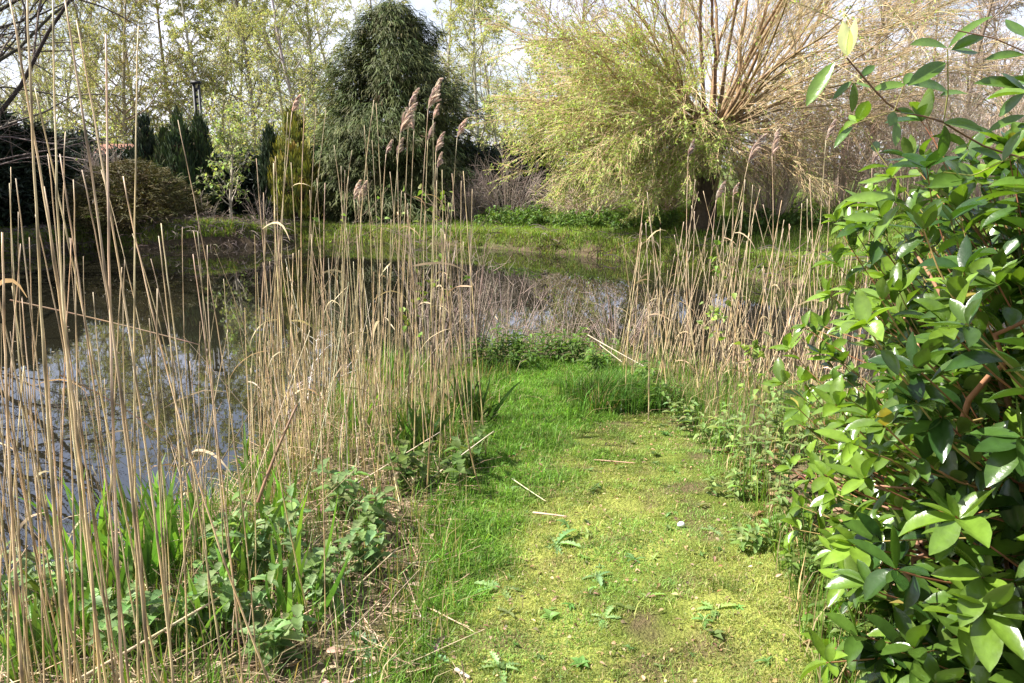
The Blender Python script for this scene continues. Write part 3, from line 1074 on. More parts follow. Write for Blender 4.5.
def rough():
    """longer grass and dry blades in the margins of the spit"""
    mb = MB()
    n = 120000
    x, y = rnd(-4.5, 5.5, n), rnd(1.2, 8.5, n)
    sd = sdist(x, y, pond)
    dw = sdist(x, y, walk)
    k = (sd > .0) & (dw > -.12) & (rng.random(n) < .5 + .5 * sstep(.3, .6, fbm(x, y, 3, 17)))
    k &= ~((x > 1.3) & (y < 4.2))
    k &= (y < 6.4) | (rng.random(n) < .25)
    litter = (x < -.3) & (x > -1.0) & (y < 3.0) & (dw > .05)
    k &= ~litter | (rng.random(n) < .6)
    x, y, sd = x[k], y[k], sd[k]
    n = len(x)
    dry = rng.random(n) < .25
    c = jit(np.array([.11, .20, .028]), n, .25, .1)
    c[dry] = jit(STRAW * .9, dry.sum(), .25)
    h = rnd(.06, .26, n) * (.6 + .8 * fbm(x, y, 2, 19))
    blades(mb, x, y, h, rnd(.003, .006, n), np.clip(c, 0, 1), .55)
    tag(mb.build('margin_grass', M_GRASS), 'long rough grass with dry straw round the reed bases', 'grass', kind='stuff')
    mb = MB()
    n = 260000
    x, y = rnd(-15, 16, n), rnd(12.5, 30, n)
    sd = sdist(x, y, pond)
    k = (sd > -.06 + .4 * (fbm(x, y, 1.1, 23) - .5)) & (np.abs(x) < y * .75)
    x, y = x[k], y[k]
    n = len(x)
    c = mixc(np.array([.14, .25, .03]), np.array([.25, .33, .05]), fbm(x, y, 1.2, 25))
    c = c * np.exp(rng.normal(0, .2, (n, 1)))
    st = rng.random(n) < .08
    c[st] = jit(STRAW * .8, st.sum(), .2)
    blades(mb, x, y, rnd(.05, .14, n) * (.6 + .9 * fbm(x, y, .9, 26)), rnd(.008, .014, n), np.clip(c, 0, 1), .5)
    fp = np.array([G(u, v, WATER)[:2] for u, v in far_px])
    n = 34000
    sg = rng.integers(0, len(fp) - 1, n)
    t = rng.random(n)
    q = fp[sg] * (1 - t[:, None]) + fp[sg + 1] * t[:, None] + rng.normal(0, .22, (n, 2)) + np.array([0, .16])
    x, y = q.T
    sd = sdist(x, y, pond)
    k = (sd > -.02) & (fbm(x, y, .8, 71) + .25 * (sd > .15) > .42)
    x, y = x[k], y[k]
    n = len(x)
    c = mixc(np.array([.12, .22, .03]), np.array([.24, .28, .06]), fbm(x, y, 1.6, 73)) * np.exp(rng.normal(0, .25, (n, 1)))
    st = rng.random(n) < .2
    c[st] = jit(STRAW * .7, st.sum(), .25)
    blades(mb, x, y, rnd(.08, .24, n), rnd(.009, .016, n), np.clip(c, 0, 1), .9)
    tag(mb.build('bank_grass', M_GRASS), 'bright green grass covering the far bank', 'grass', kind='stuff')


rough()

# dead matted sedge on the mound at the left bank and along the dark bank
mb = MB()
n = 2600
t = rng.random(n)
n = 4200
n = 2900
uu = np.where(rng.random(n) < .55, rnd(128, 292, n), np.where(rng.random(n) < .6, rnd(-40, 128, n), rnd(292, 900, n)))
fu, fv = np.array(far_px)[::-1].T
px = np.array([G(u, v, WATER) for u, v in zip(uu, np.interp(uu, fu, fv) - 1.5 + rng.normal(0, 1.6, n))])
z = hgt(px[:, 0], px[:, 1] + .3) + rnd(-.05, .2, n)
P = grow(np.stack([px[:, 0], px[:, 1] + rnd(.0, .9, n), np.maximum(z, WATER + .12)], -1), np.stack([rng.normal(0, 1, n), rnd(-1.2, -.2, n), rnd(-.1, .6, n)], -1), rnd(.25, .6, n), 5, .15, (0, 0, -.35))
mb.ribbons(P, rnd(.006, .012, n)[:, None] * np.array([1, 1, .9, .7, .2])[None], rdir(n), jit((.13, .105, .09), n, .3))
tag(mb.build('dead_sedge', M_DRY), 'grey matted dead sedge overhanging the far left bank', 'sedge', kind='stuff')

# ------------------------------------------------------------------ leaf litter
mb = MB()
n = 4200
x, y = rnd(-2.6, .2, n), rnd(1.4, 5.5, n)
k = (sdist(x, y, pond) > -.05) & (sdist(x, y, walk) > -.1)
x, y = x[k], y[k]
n = len(x)
o = np.stack([x, y, hgt(x, y) + rnd(.002, .025, n)], -1)
mb.scatter(LANCE, o, rdir(n) * np.array([1, 1, .25]), unit(np.array([0, 0, 1.]) + rdir(n) * .6), rnd(.02, .065, n), rnd(.008, .022, n), jit((.38, .28, .20), n, .4, .08))
n = 4600
x, y = rnd(-2.6, .1, n), rnd(1.4, 5.5, n)
k = (sdist(x, y, pond) > -.1) & (sdist(x, y, walk) > -.05)
x, y = x[k], y[k]
n = len(x)
P = grow(np.stack([x, y, hgt(x, y) + rnd(.005, .05, n)], -1), rdir(n) * np.array([1, 1, .22]), rnd(.08, .35, n), 4, .08)
mb.tubes(P, rad(rnd(.0008, .0028, n), 4, .6), 4, jit((.46, .35, .23), n, .3))
n = 2000
x, y = rnd(-.6, 1.7, n), rnd(2.0, 6.0, n)
k = (sdist(x, y, walk) < 0)
x, y = x[k], y[k]
n = len(x)
o = np.stack([x, y, hgt(x, y) + rnd(.004, .018, n)], -1)
mb.scatter(OVATE, o, rdir(n) * np.array([1, 1, .3]), unit(np.array([0, 0, 1.]) + rdir(n) * .7), rnd(.008, .03, n), rnd(.006, .014, n), jit((.33, .23, .14), n, .35, .1))
n = 2600
x, y = rnd(.8, 3.0, n), rnd(1.2, 4.4, n)
k = sdist(x, y, walk) > -.05
x, y = x[k], y[k]
n = len(x)
o = np.stack([x, y, hgt(x, y) + rnd(.003, .025, n)], -1)
mb.scatter(LANCE, o, rdir(n) * np.array([1, 1, .25]), unit(np.array([0, 0, 1.]) + rdir(n) * .6), rnd(.05, .11, n), rnd(.015, .035, n), jit((.26, .17, .10), n, .35, .1))
tag(mb.build('leaf_litter', M_DRY), 'brown dead leaves and broken straw on the ground', 'leaf litter', kind='stuff')

# ------------------------------------------------------------------ reeds
NODE = np.array([.22, .15, .09])


def stem_shape(B, T, bend=0.03, K=34):
    """curved polyline from B to T"""
    t = np.linspace(0, 1, K)[:, None]
    L = np.linalg.norm(T - B)
    q = rng.normal(0, 1, 3) * np.array([1, 1, .1])
    off = q * bend * L
    return B + (T - B) * t + off * (4 * t * (1 - t)) + rng.normal(0, .0003, (K, 3)) * L * t


def plume(mb, P, L, side, col):
    """one sided feathery seed head at the end of P"""
    tip, T = P[-1], unit(P[-1] - P[-4])
    n = 210
    ax_d = unit(T + side * .15)
    axis = grow(tip[None], ax_d[None], np.array([L]), 8, .03, side * .13 + np.array([0, 0, -.03]))
    mb.tubes(axis, rad(np.array([.0022]), 8, .3), 4, col[None] * .8)
    idx = np.zeros(n, int)
    t = rng.random(n) ** .9 * .95
    o, tt = along(axis, idx, t)
    D = tt * 1.15 + side * .28 + rdir(n) * .36
    ln = L * (.36 * (1 - t) + .10) * rnd(.7, 1.2, n)
    S = grow(o, D, ln, 5, .1, side * .16 + np.array([0, 0, -.14]))
    mb.ribbons(S, rnd(.003, .006, n)[:, None] * np.array([.3, .9, 1.1, .8, .15])[None], rdir(n), jit(col, n, .22, .05))


REED_N = [0]


def reed(B, T, r, label, group, plumed=0., leaf=0, col=None, bend=.03, side=None, name='reed_stem'):
    B, T = np.asarray(B, float), np.asarray(T, float)
    K = 34
    P = stem_shape(B, T, bend, K)
    base = np.array(col if col is not None else (.49, .375, .225))
    base = base * math.exp(rng.normal(0, .14)) * (1 + rng.normal(0, .04, 3))
    R = r * np.linspace(1, .45 if plumed else .42, K)
    C = np.repeat(base[None], K, 0)
    C = C * np.linspace(.92, 1.1, K)[:, None] * np.linspace(1., 1., K)[:, None]
    C[:, 2] *= np.linspace(.78, 1.08, K)
    step = int(rng.integers(4, 7))
    for k in range(int(rng.integers(1, 4)), K - 1, step):
        R[k] *= 1.22
        C[k] = base * .33
        C[k + 1:k + 1 + step // 2] *= np.array([1.06, 1.08, 1.1])     # paler sheath above the node
        C[k + 1 + step // 2:k + step] *= np.array([.98, .92, .84])
    m = MB()
    m.tubes(P[None], R[None], 7, np.clip(C, 0, 1)[None], 0, cap=True)
    o = m.build(name, M_REED, origin=B)
    tag(o, label, 'reed', group)
    REED_N[0] += 1
    if plumed:
        s = side if side is not None else unit(np.array([rng.normal(.6, .6), rng.normal(0, .5), 0]))
        pm = MB()
        plume(pm, P, plumed, s, np.array([.54, .44, .37]) * math.exp(rng.normal(0, .1)))
        c = pm.build('plume', M_PLUME, o)
        c.data.transform(__import__('mathutils').Matrix.Translation([-float(q) for q in B]))
    for _ in range(leaf):
        k = int(rng.integers(K // 4, K - 3))
        a = rng.uniform(0, 2 * PI)
        D = np.array([[math.cos(a), math.sin(a), rng.uniform(-.1, 1.0)]])
        S = grow(P[k][None], D, np.array([rng.uniform(.12, .32)]), 7, .08, (0, 0, -.45))
        lm = MB()
        lm.ribbons(S, np.array([[.5, 1, 1, .9, .7, .45, .08]]) * rng.uniform(.003, .0065), rdir(1), jit((.50, .39, .24), 1, .15))
        c = lm.build('leaf', M_DRY, o)
        c.data.transform(__import__('mathutils').Matrix.Translation([-float(q) for q in B]))
    return o


def ground_hit(B, T):
    """carry the line T->B down to the ground (or pond bed)"""
    d = (B - T) / np.linalg.norm(B - T)
    p = B.copy()
    for _ in range(400):
        if p[2] <= float(hgt(p[0], p[1])):
            break
        p = p + d * .02
    return p


def lean_word(ub, ut, vb, vt):
    s = (ut - ub) / max(40, vb - vt)
    return 'leaning left' if s < -.10 else ('leaning right' if s > .08 else 'upright')


# hand placed front reeds: (x top, y top, x mid, y mid, depth, radius, label)
hero = [
    (9, -6, 64, 430, 1.45, .0052, 'thick tan reed stem leaving the top left corner'),
    (27, -8, 66, 430, 1.40, .0055, 'thick pale reed stem second from the left corner'),
    (53, -4, 108, 430, 1.50, .0045, 'tan reed stem crossing the bare left branches'),
    (64, -6, 118, 430, 1.42, .0052, 'long thick reed stem leaning left beside the cone shaped conifer'),
    (77, 20, 138, 430, 1.55, .0046, 'tall reed stem with its tip against the far trees'),
    (106, 34, 126, 430, 1.50, .0056, 'straight pale reed stem standing before the olive shrub'),
    (138, 26, 148, 430, 1.75, .0042, 'single straight reed stem in front of the dark conifers'),
    (35, 88, 112, 430, 1.7, .0044, 'reed stem with broken tip crossing the left conifer'),
    (60, 154, 100, 430, 1.6, .0042, 'shorter upright reed before the plank fence'),
    (123, 176, 210, 430, 1.8, .0042, 'slanting reed stem across the olive shrub'),
    (44, 186, 84, 430, 1.7, .0040, 'short broken reed beside the two thick left stems'),
    (161, 223, 197, 430, 1.9, .0042, 'broken reed stub before the mound of dead sedge'),
    (193, 254, 218, 430, 2.0, .0036, 'short pale reed against the dark water'),
    (2, 232, 22, 430, 1.45, .0058, 'thick reed stem rising at the very left edge'),
    (16, 178, 55, 430, 1.75, .0038, 'thin reed by the left edge with a cut top'),
    (228, 330, 214, 430, 2.2, .0032, 'bent top reed with hooked tip over the left water'),
]
for ut, vt, um, vm, d, r, lab in hero:
    T = U(ut, vt, d + .02)
    Bm = U(um, vm, d)
    dd = Bm - T
    Bm2 = T + dd * 1.35 + np.array([-.02, 0, 0])
    reed(ground_hit(Bm2, T), T, r * .72, lab, None, leaf=0, bend=.012)

GL = 'bare reed stems in the front left stand'
for i in range(64):
    ub = rng.uniform(-6, 330) if i > 36 else rng.uniform(-6, 220)
    d = rng.uniform(1.5, 2.9) if ub < 200 else rng.uniform(2.2, 3.4)
    vt = rng.choice([rng.uniform(120, 260), rng.uniform(230, 420)], p=[.35, .65])
    ut = ub - rng.choice([rng.uniform(-30, 40), rng.uniform(30, 120)]) * (560 - vt) / 400
    Bp, T = U(ub, 620, d), U(ut, vt, d + rng.uniform(-.1, .15))
    lw = lean_word(ub, ut, 620, vt)
    tall = 'tall' if vt < 230 else ('half height' if vt < 330 else 'short broken')
    r_ = rng.uniform(.002, .0033)
    where = 'at the far left' if ub < 110 else ('before the left water' if ub < 220 else 'by the nettles')
    lf = int(rng.random() < .12)
    reed(ground_hit(Bp, T), T, r_, f'{tall} reed stem {lw} {where}' + (' with a dead leaf' if lf else ''), GL, leaf=lf, bend=.016)

# plumed reeds of the middle stand: (plume base x, y, foot x, foot y, depth, length, side, label)
MID = 'plumed reeds of the middle stand'
for u, v, ub, vb, d, L, s, lab in [
    (400, 134, 386, 470, 4.6, .19, .8, 'reed with the fullest pinkish plume of the middle stand'),
    (428, 110, 410, 470, 4.7, .19, .6, 'tallest plumed reed of the middle stand, leaning right'),
    (409, 108, 396, 470, 5.0, .13, .5, 'plumed reed just behind the fullest plume'),
    (414, 131, 402, 470, 4.9, .14, -.7, 'slim plumed reed right of the fullest plume'),
    (433, 120, 420, 470, 4.9, .10, .8, 'reed with small plume below the tallest one'),
    (428, 140, 425, 470, 5.0, .11, 1.0, 'reed with nodding plume beside the tallest plumed reed'),
    (436, 152, 430, 470, 5.1, .13, 1.2, 'reed with strongly drooping plume, right part of the middle stand'),
    (457, 138, 436, 470, 5.0, .13, .5, 'plumed reed furthest right in the middle stand'),
    (397, 154, 394, 470, 4.8, .10, .3, 'short plumed reed under the fullest plume'),
    (386, 154, 384, 470, 4.9, .09, .6, 'reed with a small dull plume at the left of the group'),
    (292, 112, 262, 460, 4.4, .10, 1.0, 'lone plumed reed against the golden columnar conifer'),
    (354, 200, 362, 480, 4.6, .12, .3, 'lower plumed reed left of the main plume group'),
    (358, 202, 366, 480, 4.7, .13, .8, 'lower plumed reed with outward nodding head'),
    (437, 168, 436, 480, 5.2, .10, .8, 'low plumed reed at the right rear of the middle stand'),
]:
    T = U(u, v, d)
    B = ground_hit(U(ub, vb, d), T)
    reed(B, T, .0036, lab, MID, plumed=L, leaf=1, side=unit(np.array([s, .1, 0.])), bend=.01)

GM = 'bare reed stems of the middle stand'
for i in range(96):
    if i < 14:
        u, v = [(288, 112), (305, 98), (316, 108), (326, 110), (334, 145), (341, 166), (352, 150), (364, 125), (374, 100), (376, 103), (299, 250), (310, 190), (345, 170), (372, 140)][i]
    else:
        u, v = rng.uniform(255, 480), rng.uniform(150, 360)
    d = rng.uniform(3.6, 5.6)
    ub = u + rng.normal(6, 14)
    T = U(u, v, d)
    B = ground_hit(U(ub, 470, d + rng.uniform(-.1, .1)), T)
    lw = lean_word(ub, u, 470, v)
    tall = 'tall' if v < 170 else ('half height' if v < 270 else 'short')
    where = 'below the golden conifer' if u < 330 else ('below the big weeping conifer' if u < 440 else 'next to the alder sapling')
    lf = int(rng.random() < .3)
    reed(B, T, rng.uniform(.0026, .0042), f'{tall} reed stem {lw} {where}' + (' with a dead leaf' if lf else ''), GM, leaf=lf, bend=.014)

GR = 'plumed reeds of the right stand'
for u, v, ub, vb, d, L, s, lab in [
    (748, 163, 712, 380, 6.0, .24, .5, 'reed with long pale plume leaning right before the willow trunk'),
    (772, 156, 764, 380, 6.4, .22, 1.0, 'plumed reed with arched head right of the willow trunk'),
    (688, 156, 690, 380, 6.8, .15, .3, 'plumed reed left of the willow trunk'),
    (716, 200, 700, 380, 6.6, .17, .3, 'lower plumed reed in front of the willow foot'),
    (733, 196, 728, 380, 6.8, .12, .4, 'small plumed reed in the right stand'),
    (872, 165, 850, 400, 5.6, .17, .4, 'plumed reed beside the overhanging laurel twig'),
    (826, 140, 815, 400, 5.8, .15, .5, 'plumed reed under the tip of the laurel twig'),
    (858, 205, 842, 400, 5.4, .14, .9, 'plumed reed low beside the laurel leaves'),
]:
    T = U(u, v, d)
    B = ground_hit(U(ub, vb, d), T)
    reed(B, T, .0042, lab, GR, plumed=L, leaf=1, side=unit(np.array([s, .1, 0.])), col=(.50, .38, .235), bend=.012)

GR2 = 'bare reed stems of the right stand'
for i in range(96):
    u, v = rng.uniform(636, 862), rng.uniform(178, 330)
    d = rng.uniform(5.2, 7.2)
    ub = u + np.clip(rng.normal(-4, 26), -45, 45)
    T = U(u, v, d)
    B = ground_hit(U(ub, 400, d + rng.uniform(-.15, .15)), T)
    lw = lean_word(ub, u, 400, v)
    tall = 'tall' if v < 215 else ('half height' if v < 270 else 'short')
    where = 'left of the thin sapling' if u < 715 else ('between sapling and laurel' if u < 800 else 'close to the laurel')
    lf = int(rng.random() < .3)
    reed(B, T, rng.uniform(.0034, .0052), f'{tall} pale reed {lw} {where}' + (' with a dead leaf' if lf else ''), GR2, leaf=lf, col=(.52, .40, .25), bend=.018)


def reed_mass():
    """the countless thinner stems and broken straw between the single ones"""
    mb = MB()

    def stand(n, u0, u1, d0, d1, h0, h1, r0, r1, col, leanx=0., spread=.08, keep=None):
        d = rnd(d0, d1, n)
        u = rnd(u0, u1, n)
        x = (u - 512) / F * (d * CP + EYE * SP)
        sd = sdist(x, d, pond)
        k = (sd > -.9) & (sd < 1.0)
        if keep is not None:
            k &= keep(x, d, sd)
        x, d = x[k], d[k]
        n = len(x)
        B = np.stack([x, d, hgt(x, d) - .02], -1)
        D = np.array([leanx, 0, 1.]) + rng.normal(0, spread, (n, 3)) * np.array([1, 1, 0])
        h = h0 + (h1 - h0) * rng.random(n) ** 1.4
        P = grow(B, D, h + np.maximum(0, WATER - B[:, 2]), 7, .02, rng.normal(0, .03, (n, 3)))
        mb.tubes(P, rad(rnd(r0, r1, n), 7, .5), 4, jit(col, n, .22, .05))
        m = n // 3
        idx = rng.integers(0, n, m)
        o, T = along(P, idx, rnd(.15, .95, m))
        S = grow(o, rdir(m) + np.array([0, 0, .4]), rnd(.1, .35, m), 6, .1, (0, 0, -.4))
        mb.ribbons(S, rnd(.002, .005, m)[:, None] * np.array([.5, 1, 1, .8, .5, .1])[None], rdir(m), jit((.45, .35, .21), m, .2))

    stand(60, 250, 430, 2.9, 5.0, .5, 1.5, .0018, .003, (.45, .34, .19), .02)
    stand(130, 300, 480, 3.6, 6.2, .5, 1.35, .0018, .003, (.44, .34, .20), .0, .09)
    stand(170, 640, 880, 5.0, 8.2, .5, 1.6, .002, .0034, (.50, .39, .25), .02, .17)
    stand(60, 290, 480, 3.4, 5.6, .4, 1.3, .0016, .0026, (.56, .48, .36), .0, .35)
    stand(170, 700, 900, 4.6, 7.0, .3, .9, .002, .003, (.50, .37, .25), .0, .5)
    stand(110, 440, 650, 6.2, 8.6, .25, .75, .0018, .003, (.35, .27, .22), .0, .22)
    stand(50, -10, 300, 2.0, 3.8, .3, 1.2, .0018, .003, (.44, .33, .19), -.05, .12)
    stand(80, 80, 340, 3.0, 4.6, .2, .7, .0015, .0025, (.40, .30, .18), -.05, .5)
    tag(mb.build('reed_bed', M_REED), 'dense mass of thin dry reed straw between the single stems', 'reeds', kind='stuff')


reed_mass()

# ------------------------------------------------------------------ bare grey twig shrubs and saplings on the spit
for u, d, w, h, lab in [(505, 7.5, .6, .95, 'grey violet bare twigs at the far tip of the spit'),
                        (560, 7.6, .5, .8, 'leafless twigs over the water right of the spit tip'),
                        (470, 6.6, .35, 1.25, 'leafless grey shrub behind the alder sapling'),
                        (615, 7.2, .45, .75, 'arching bare twigs before the right reed stand'),
                        (430, 6.4, .35, 1.4, 'purplish bare shrub inside the middle reed stand')]:
    bush('bare_shrub', lab, 'shrub', at(u, d), w, h, (.2, .2, .1), n=190, twigs=28, twigc=(.29, .225, .18), per=0, tw=.0022)
bush('bleached_branch', 'bleached leafless branch standing among reeds below the golden conifer', 'branch', at(292, 5.3), .42, 1.25, (.5, .5, .5), n=45, twigs=7, twigc=(.52, .47, .42), per=0, tw=.0035)


def sapling(name, label, pts, d, r, leafcol, nb=16, size=(.03, .055), bark=(.17, .13, .08), per=3, sub=.3):
    P = np.array([U(u, v, d) for u, v in pts])
    P[0] = ground_hit(P[0], P[1])
    t = np.linspace(0, len(P) - 1, 12)
    P = np.stack([np.interp(t, np.arange(len(P)), P[:, i]) for i in range(3)], -1)
    root = empty(name, P[0], label, 'sapling')
    m = MB()
    m.tubes(P[None], rad(np.array([r]), 12, .35), 6, np.array(bark))
    B, i, tt = children(P[None], nb, .25, 1., .4, .9, 6, sub * .5, sub, .1, (0, 0, .08), .4)
    m.tubes(B, rad(np.full(len(B), r * .35), 6, .4), 4, jit(bark, len(B), .1))
    part(m, 'stem', M_TWIG, root)
    c = MB()
    leafset(c, B, per, .2, 1., size, leafcol, 0, .7, OVATE, -.1)
    part(c, 'leaves', M_LEAF, root)


sapling('alder_sapling', 'alder sapling with dark stem and few leaves in the middle stand', [(446, 440), (450, 330), (452, 270), (446, 235), (436, 205)], 5.3, .010, (.17, .24, .04))
sapling('alder_sapling', 'shorter alder sapling with slanting side stem left of the taller one', [(408, 400), (411, 340), (417, 295), (422, 270)], 5.0, .007, (.17, .24, .05), nb=10)
sapling('leafing_sapling', 'thin leafing sapling at the right edge of the walk', [(718, 395), (715, 355), (713, 320), (718, 262)], 5.2, .006, (.22, .30, .07), nb=14, size=(.03, .06))
sapling('leafing_sapling', 'short fresh leafed sapling before the right reeds', [(752, 430), (756, 390), (750, 350)], 4.6, .006, (.22, .30, .07), nb=12, size=(.035, .065), sub=.5)
sapling('leafing_sapling', 'fresh leafed twig beside the lone bleached branch', [(300, 330), (330, 280), (372, 180)], 4.3, .004, (.22, .30, .07), nb=6, size=(.02, .04), per=2)

# ------------------------------------------------------------------ low plants of the spit
def iris(u, v, n, h, label, lean=.18, col=(.14, .26, .045), spread=.09, z=-.1):
    p = G(u, v, z)
    p[2] = float(hgt(p[0], p[1])) - .02
    m = MB()
    a = rnd(0, 2 * PI, n)
    O = p + np.stack([np.cos(a), np.sin(a), np.zeros(n)], -1) * (rnd(0, spread, n))[:, None]
    D = np.stack([rng.normal(0, lean, n), rng.normal(0, lean, n), np.ones(n)], -1)
    n_ = n
    hh = rnd(.55, 1.15, n) * h * 1.15
    P = grow(O, D, hh, 7, .03, np.stack([rng.normal(0, .12, n), rng.normal(0, .12, n), np.full(n, -.02)], -1), 2)
    W = rnd(.007, .013, n)[:, None] * np.array([.8, 1, 1, .95, .8, .5, .05])[None]
    C = jit(col, n, .2, .08)
    Ck = C[:, None, :] * np.linspace(.8, 1.15, 7)[None, :, None]
    m.ribbons(P, W, unit(np.array([1., .2, 0]) + rdir(n) * .7), np.clip(Ck, 0, 1))
    o = m.build('iris_clump', M_LEAF, origin=p)
    tag(o, label, 'plant', 'yellow flag iris clumps by the water')


for a in [(30, 700, 12, .2, 'iris clump in the lower left corner'), (75, 660, 14, .24, 'iris clump behind the corner one at the left'),
          (115, 640, 16, .30, 'iris blades between thick reeds, lower left'), (150, 612, 22, .42, 'tallest iris clump at the edge of the left water'),
          (172, 600, 18, .40, 'bright iris clump just right of the tallest one'), (205, 585, 16, .34, 'iris clump reaching into the bright water reflection'),
          (225, 640, 12, .26, 'small iris clump low among the straw'), (298, 650, 9, .42, 'slim upright iris beside the leaf litter'),
          (262, 500, 14, .34, 'iris clump where reeds meet the water, behind the nettles'), (355, 450, 14, .30, 'iris blades at the base of the middle stand'),
          (60, 690, 14, .3, 'iris clump at the bottom edge, second from the corner'), (395, 400, 12, .4, 'iris blades inside the middle stand'),
          (245, 610, 16, .36, 'iris clump in front of the broad leaved nettle'), (285, 560, 12, .34, 'iris blades rising behind the leaf litter'), (100, 610, 16, .4, 'iris clump at the water edge left of the tallest one'),
          (190, 668, 12, .25, 'low iris tuft at the bottom left by fallen straw')]:
    iris(*a)
iris(468, 420, 60, .30, 'dark rush tuft at the left side of the walk', .3, (.06, .11, .025), .16, 0)
iris(415, 455, 50, .30, 'rush tuft under the trailing bramble', .3, (.06, .11, .025), .16, 0)


def herb(u, v, h, ns, lab, name='nettle_plant', col=(.13, .21, .055), size=(.035, .07), wid=.62, tpl=NETTLE, pairs=6, spread=.05, z=-.03, stem=(.16, .2, .07), group=None, lean=.2, cat='plant', mat=None, sr=.0022):
    p = G(u, v, z)
    p[2] = float(hgt(p[0], p[1])) - .01
    root = empty(name, p, lab, cat, group)
    a = rnd(0, 2 * PI, ns)
    O = p + np.stack([np.cos(a), np.sin(a), np.zeros(ns)], -1) * rnd(0, spread, ns)[:, None]
    D = np.stack([rng.normal(0, lean, ns), rng.normal(0, lean, ns), np.ones(ns)], -1)
    P = grow(O, D, rnd(.6, 1.1, ns) * h, 7, .06)
    m = MB()
    m.tubes(P, rad(np.full(ns, sr), 7, .5), 5, jit(stem, ns, .1))
    part(m, 'stems', M_TWIG, root)
    idx = np.repeat(np.arange(ns), pairs * 2)
    tt = np.tile(np.repeat(np.linspace(.2, 1., pairs), 2), ns)
    o, T = along(P, idx, np.clip(tt, 0, .999))
    az = np.tile(np.repeat(np.arange(pairs) * 1.57, 2) + np.tile([0, PI], pairs), ns) + rng.normal(0, .3, len(idx))
    d = np.stack([np.cos(az), np.sin(az), rnd(-.1, .7, len(idx))], -1)
    s = rnd(*size, len(idx)) * (1.15 - .55 * np.abs(tt - .55))
    c = MB()
    c.scatter(tpl, o, d, np.array([[0, 0, 1.]]) + rdir(len(idx)) * .25, s, s * wid, jit(col, len(idx), .2, .08))
    part(c, 'leaves', mat or M_LEAF, root)
    return root


NG = 'nettle plants among the reeds'
for u, v, h, ns, lab in [(215, 600, .30, 3, 'nettle with drooping leaves before the bright water'), (262, 590, .34, 4, 'broad leaved nettle at the inner edge of left water'),
                         (20, 660, .40, 3, 'nettle by the left edge behind thick reeds'), (45, 640, .36, 3, 'thin nettle left of the iris clumps'),
                         (240, 560, .26, 3, 'small nettle behind the drooping one'), (300, 560, .3, 3, 'upright pale willowherb left of the straw heap'),
                         (330, 620, .22, 4, 'low nettle on the leaf litter'), (240, 640, .26, 5, 'bushy nettle between fallen reed and slim iris'), (205, 650, .24, 4, 'nettle in the thick of the lower left iris'),
                         (310, 590, .26, 5, 'leafy nettle above the slim upright iris'), (365, 580, .2, 4, 'nettle where the litter meets the lush grass'), (120, 665, .28, 5, 'nettle low behind the thick left reeds'), (275, 672, .24, 4, 'nettle at the bottom edge under reeds'),
                         (372, 545, .24, 4, 'nettle half way along the left margin'), (345, 520, .3, 4, 'nettle inside the dry straw of the middle stand'),
                         (60, 600, .3, 3, 'nettle standing among reed bases in the left shallows'), (160, 660, .25, 4, 'nettle between two iris clumps near the bottom')]:
    herb(u, v, h, ns, lab, group=NG, col=(.20, .30, .11), size=(.04, .08))
for u, v, h, ns, lab in [(440, 490, .34, 5, 'bramble with rounded leaves trailing onto the walk from the left'), (412, 500, .30, 4, 'bramble spray against the middle stand base'),
                         (470, 470, .22, 4, 'low bramble in the shade at the left side of the walk')]:
    herb(u, v, h, ns, lab, 'bramble_plant', col=(.13, .2, .05), size=(.05, .085), wid=.8, pairs=4, lean=.5)
for u, v, h, lab in [(835, 640, .16, 'low ground weed at the foot of the laurel, nearest the viewer'), (815, 595, .18, 'low ground weed under the laurel edge'), (860, 670, .14, 'ground weed at the bottom edge below the laurel'),
                     (800, 560, .2, 'fresh green weed creeping out from under the laurel')]:
    herb(u, v, h, 7, lab, 'ground_weed', col=(.16, .25, .06), size=(.03, .055), pairs=5, spread=.14, z=0, lean=.5)
HG = 'leafy weeds round the tip of the spit'
for i, (u, v, h, lab) in enumerate([(480, 368, .25, 'weed clump at the left corner of the spit tip'), (505, 360, .28, 'weed clump second from the left at the tip'), (530, 358, .22, 'low weed in the middle of the spit tip'),
                                    (552, 362, .30, 'tall weed at the middle of the tip with narrow leaves'), (575, 362, .32, 'tall narrow leaved weed near the pale fallen twig'), (598, 372, .24, 'weed at the right corner of the tip'),
                                    (640, 395, .30, 'leafy weed crowning the grass tussock'), (655, 405, .24, 'weed at the right foot of the grass tussock'), (520, 368, .18, 'small pale weed in front of the tip row')]):
    herb(u, v, h, 9, lab, 'weed_clump', col=(.12, .20, .045), size=(.05, .09), wid=.32, tpl=LANCE, pairs=6, spread=.16, z=0, group=HG)
RG = 'weeds along the right side of the walk'
for u, v, h, lab in [(705, 440, .22, 'weed clump at the bend of the right margin'), (728, 452, .30, 'nettle clump under the thin sapling'), (748, 470, .32, 'leafy nettle before the straw on the right'),
                     (770, 490, .34, 'pale leafed weed touching the lowest laurel shoots'), (790, 520, .30, 'nettle pressed against the laurel'), (735, 500, .16, 'low weed out on the right margin'),
                     (765, 455, .38, 'tall nettle behind the right margin'), (800, 465, .42, 'tall weed half under the laurel'), (688, 425, .2, 'small weed between tussock and right margin'), (755, 545, .12, 'small weed on the moss near the laurel'),
                     (780, 440, .36, 'nettle before the right reed bases')]:
    herb(u, v, h, 6, lab, 'nettle_clump', col=(.22, .31, .10), size=(.03, .055), wid=.6, pairs=6, spread=.13, z=0, group=RG)


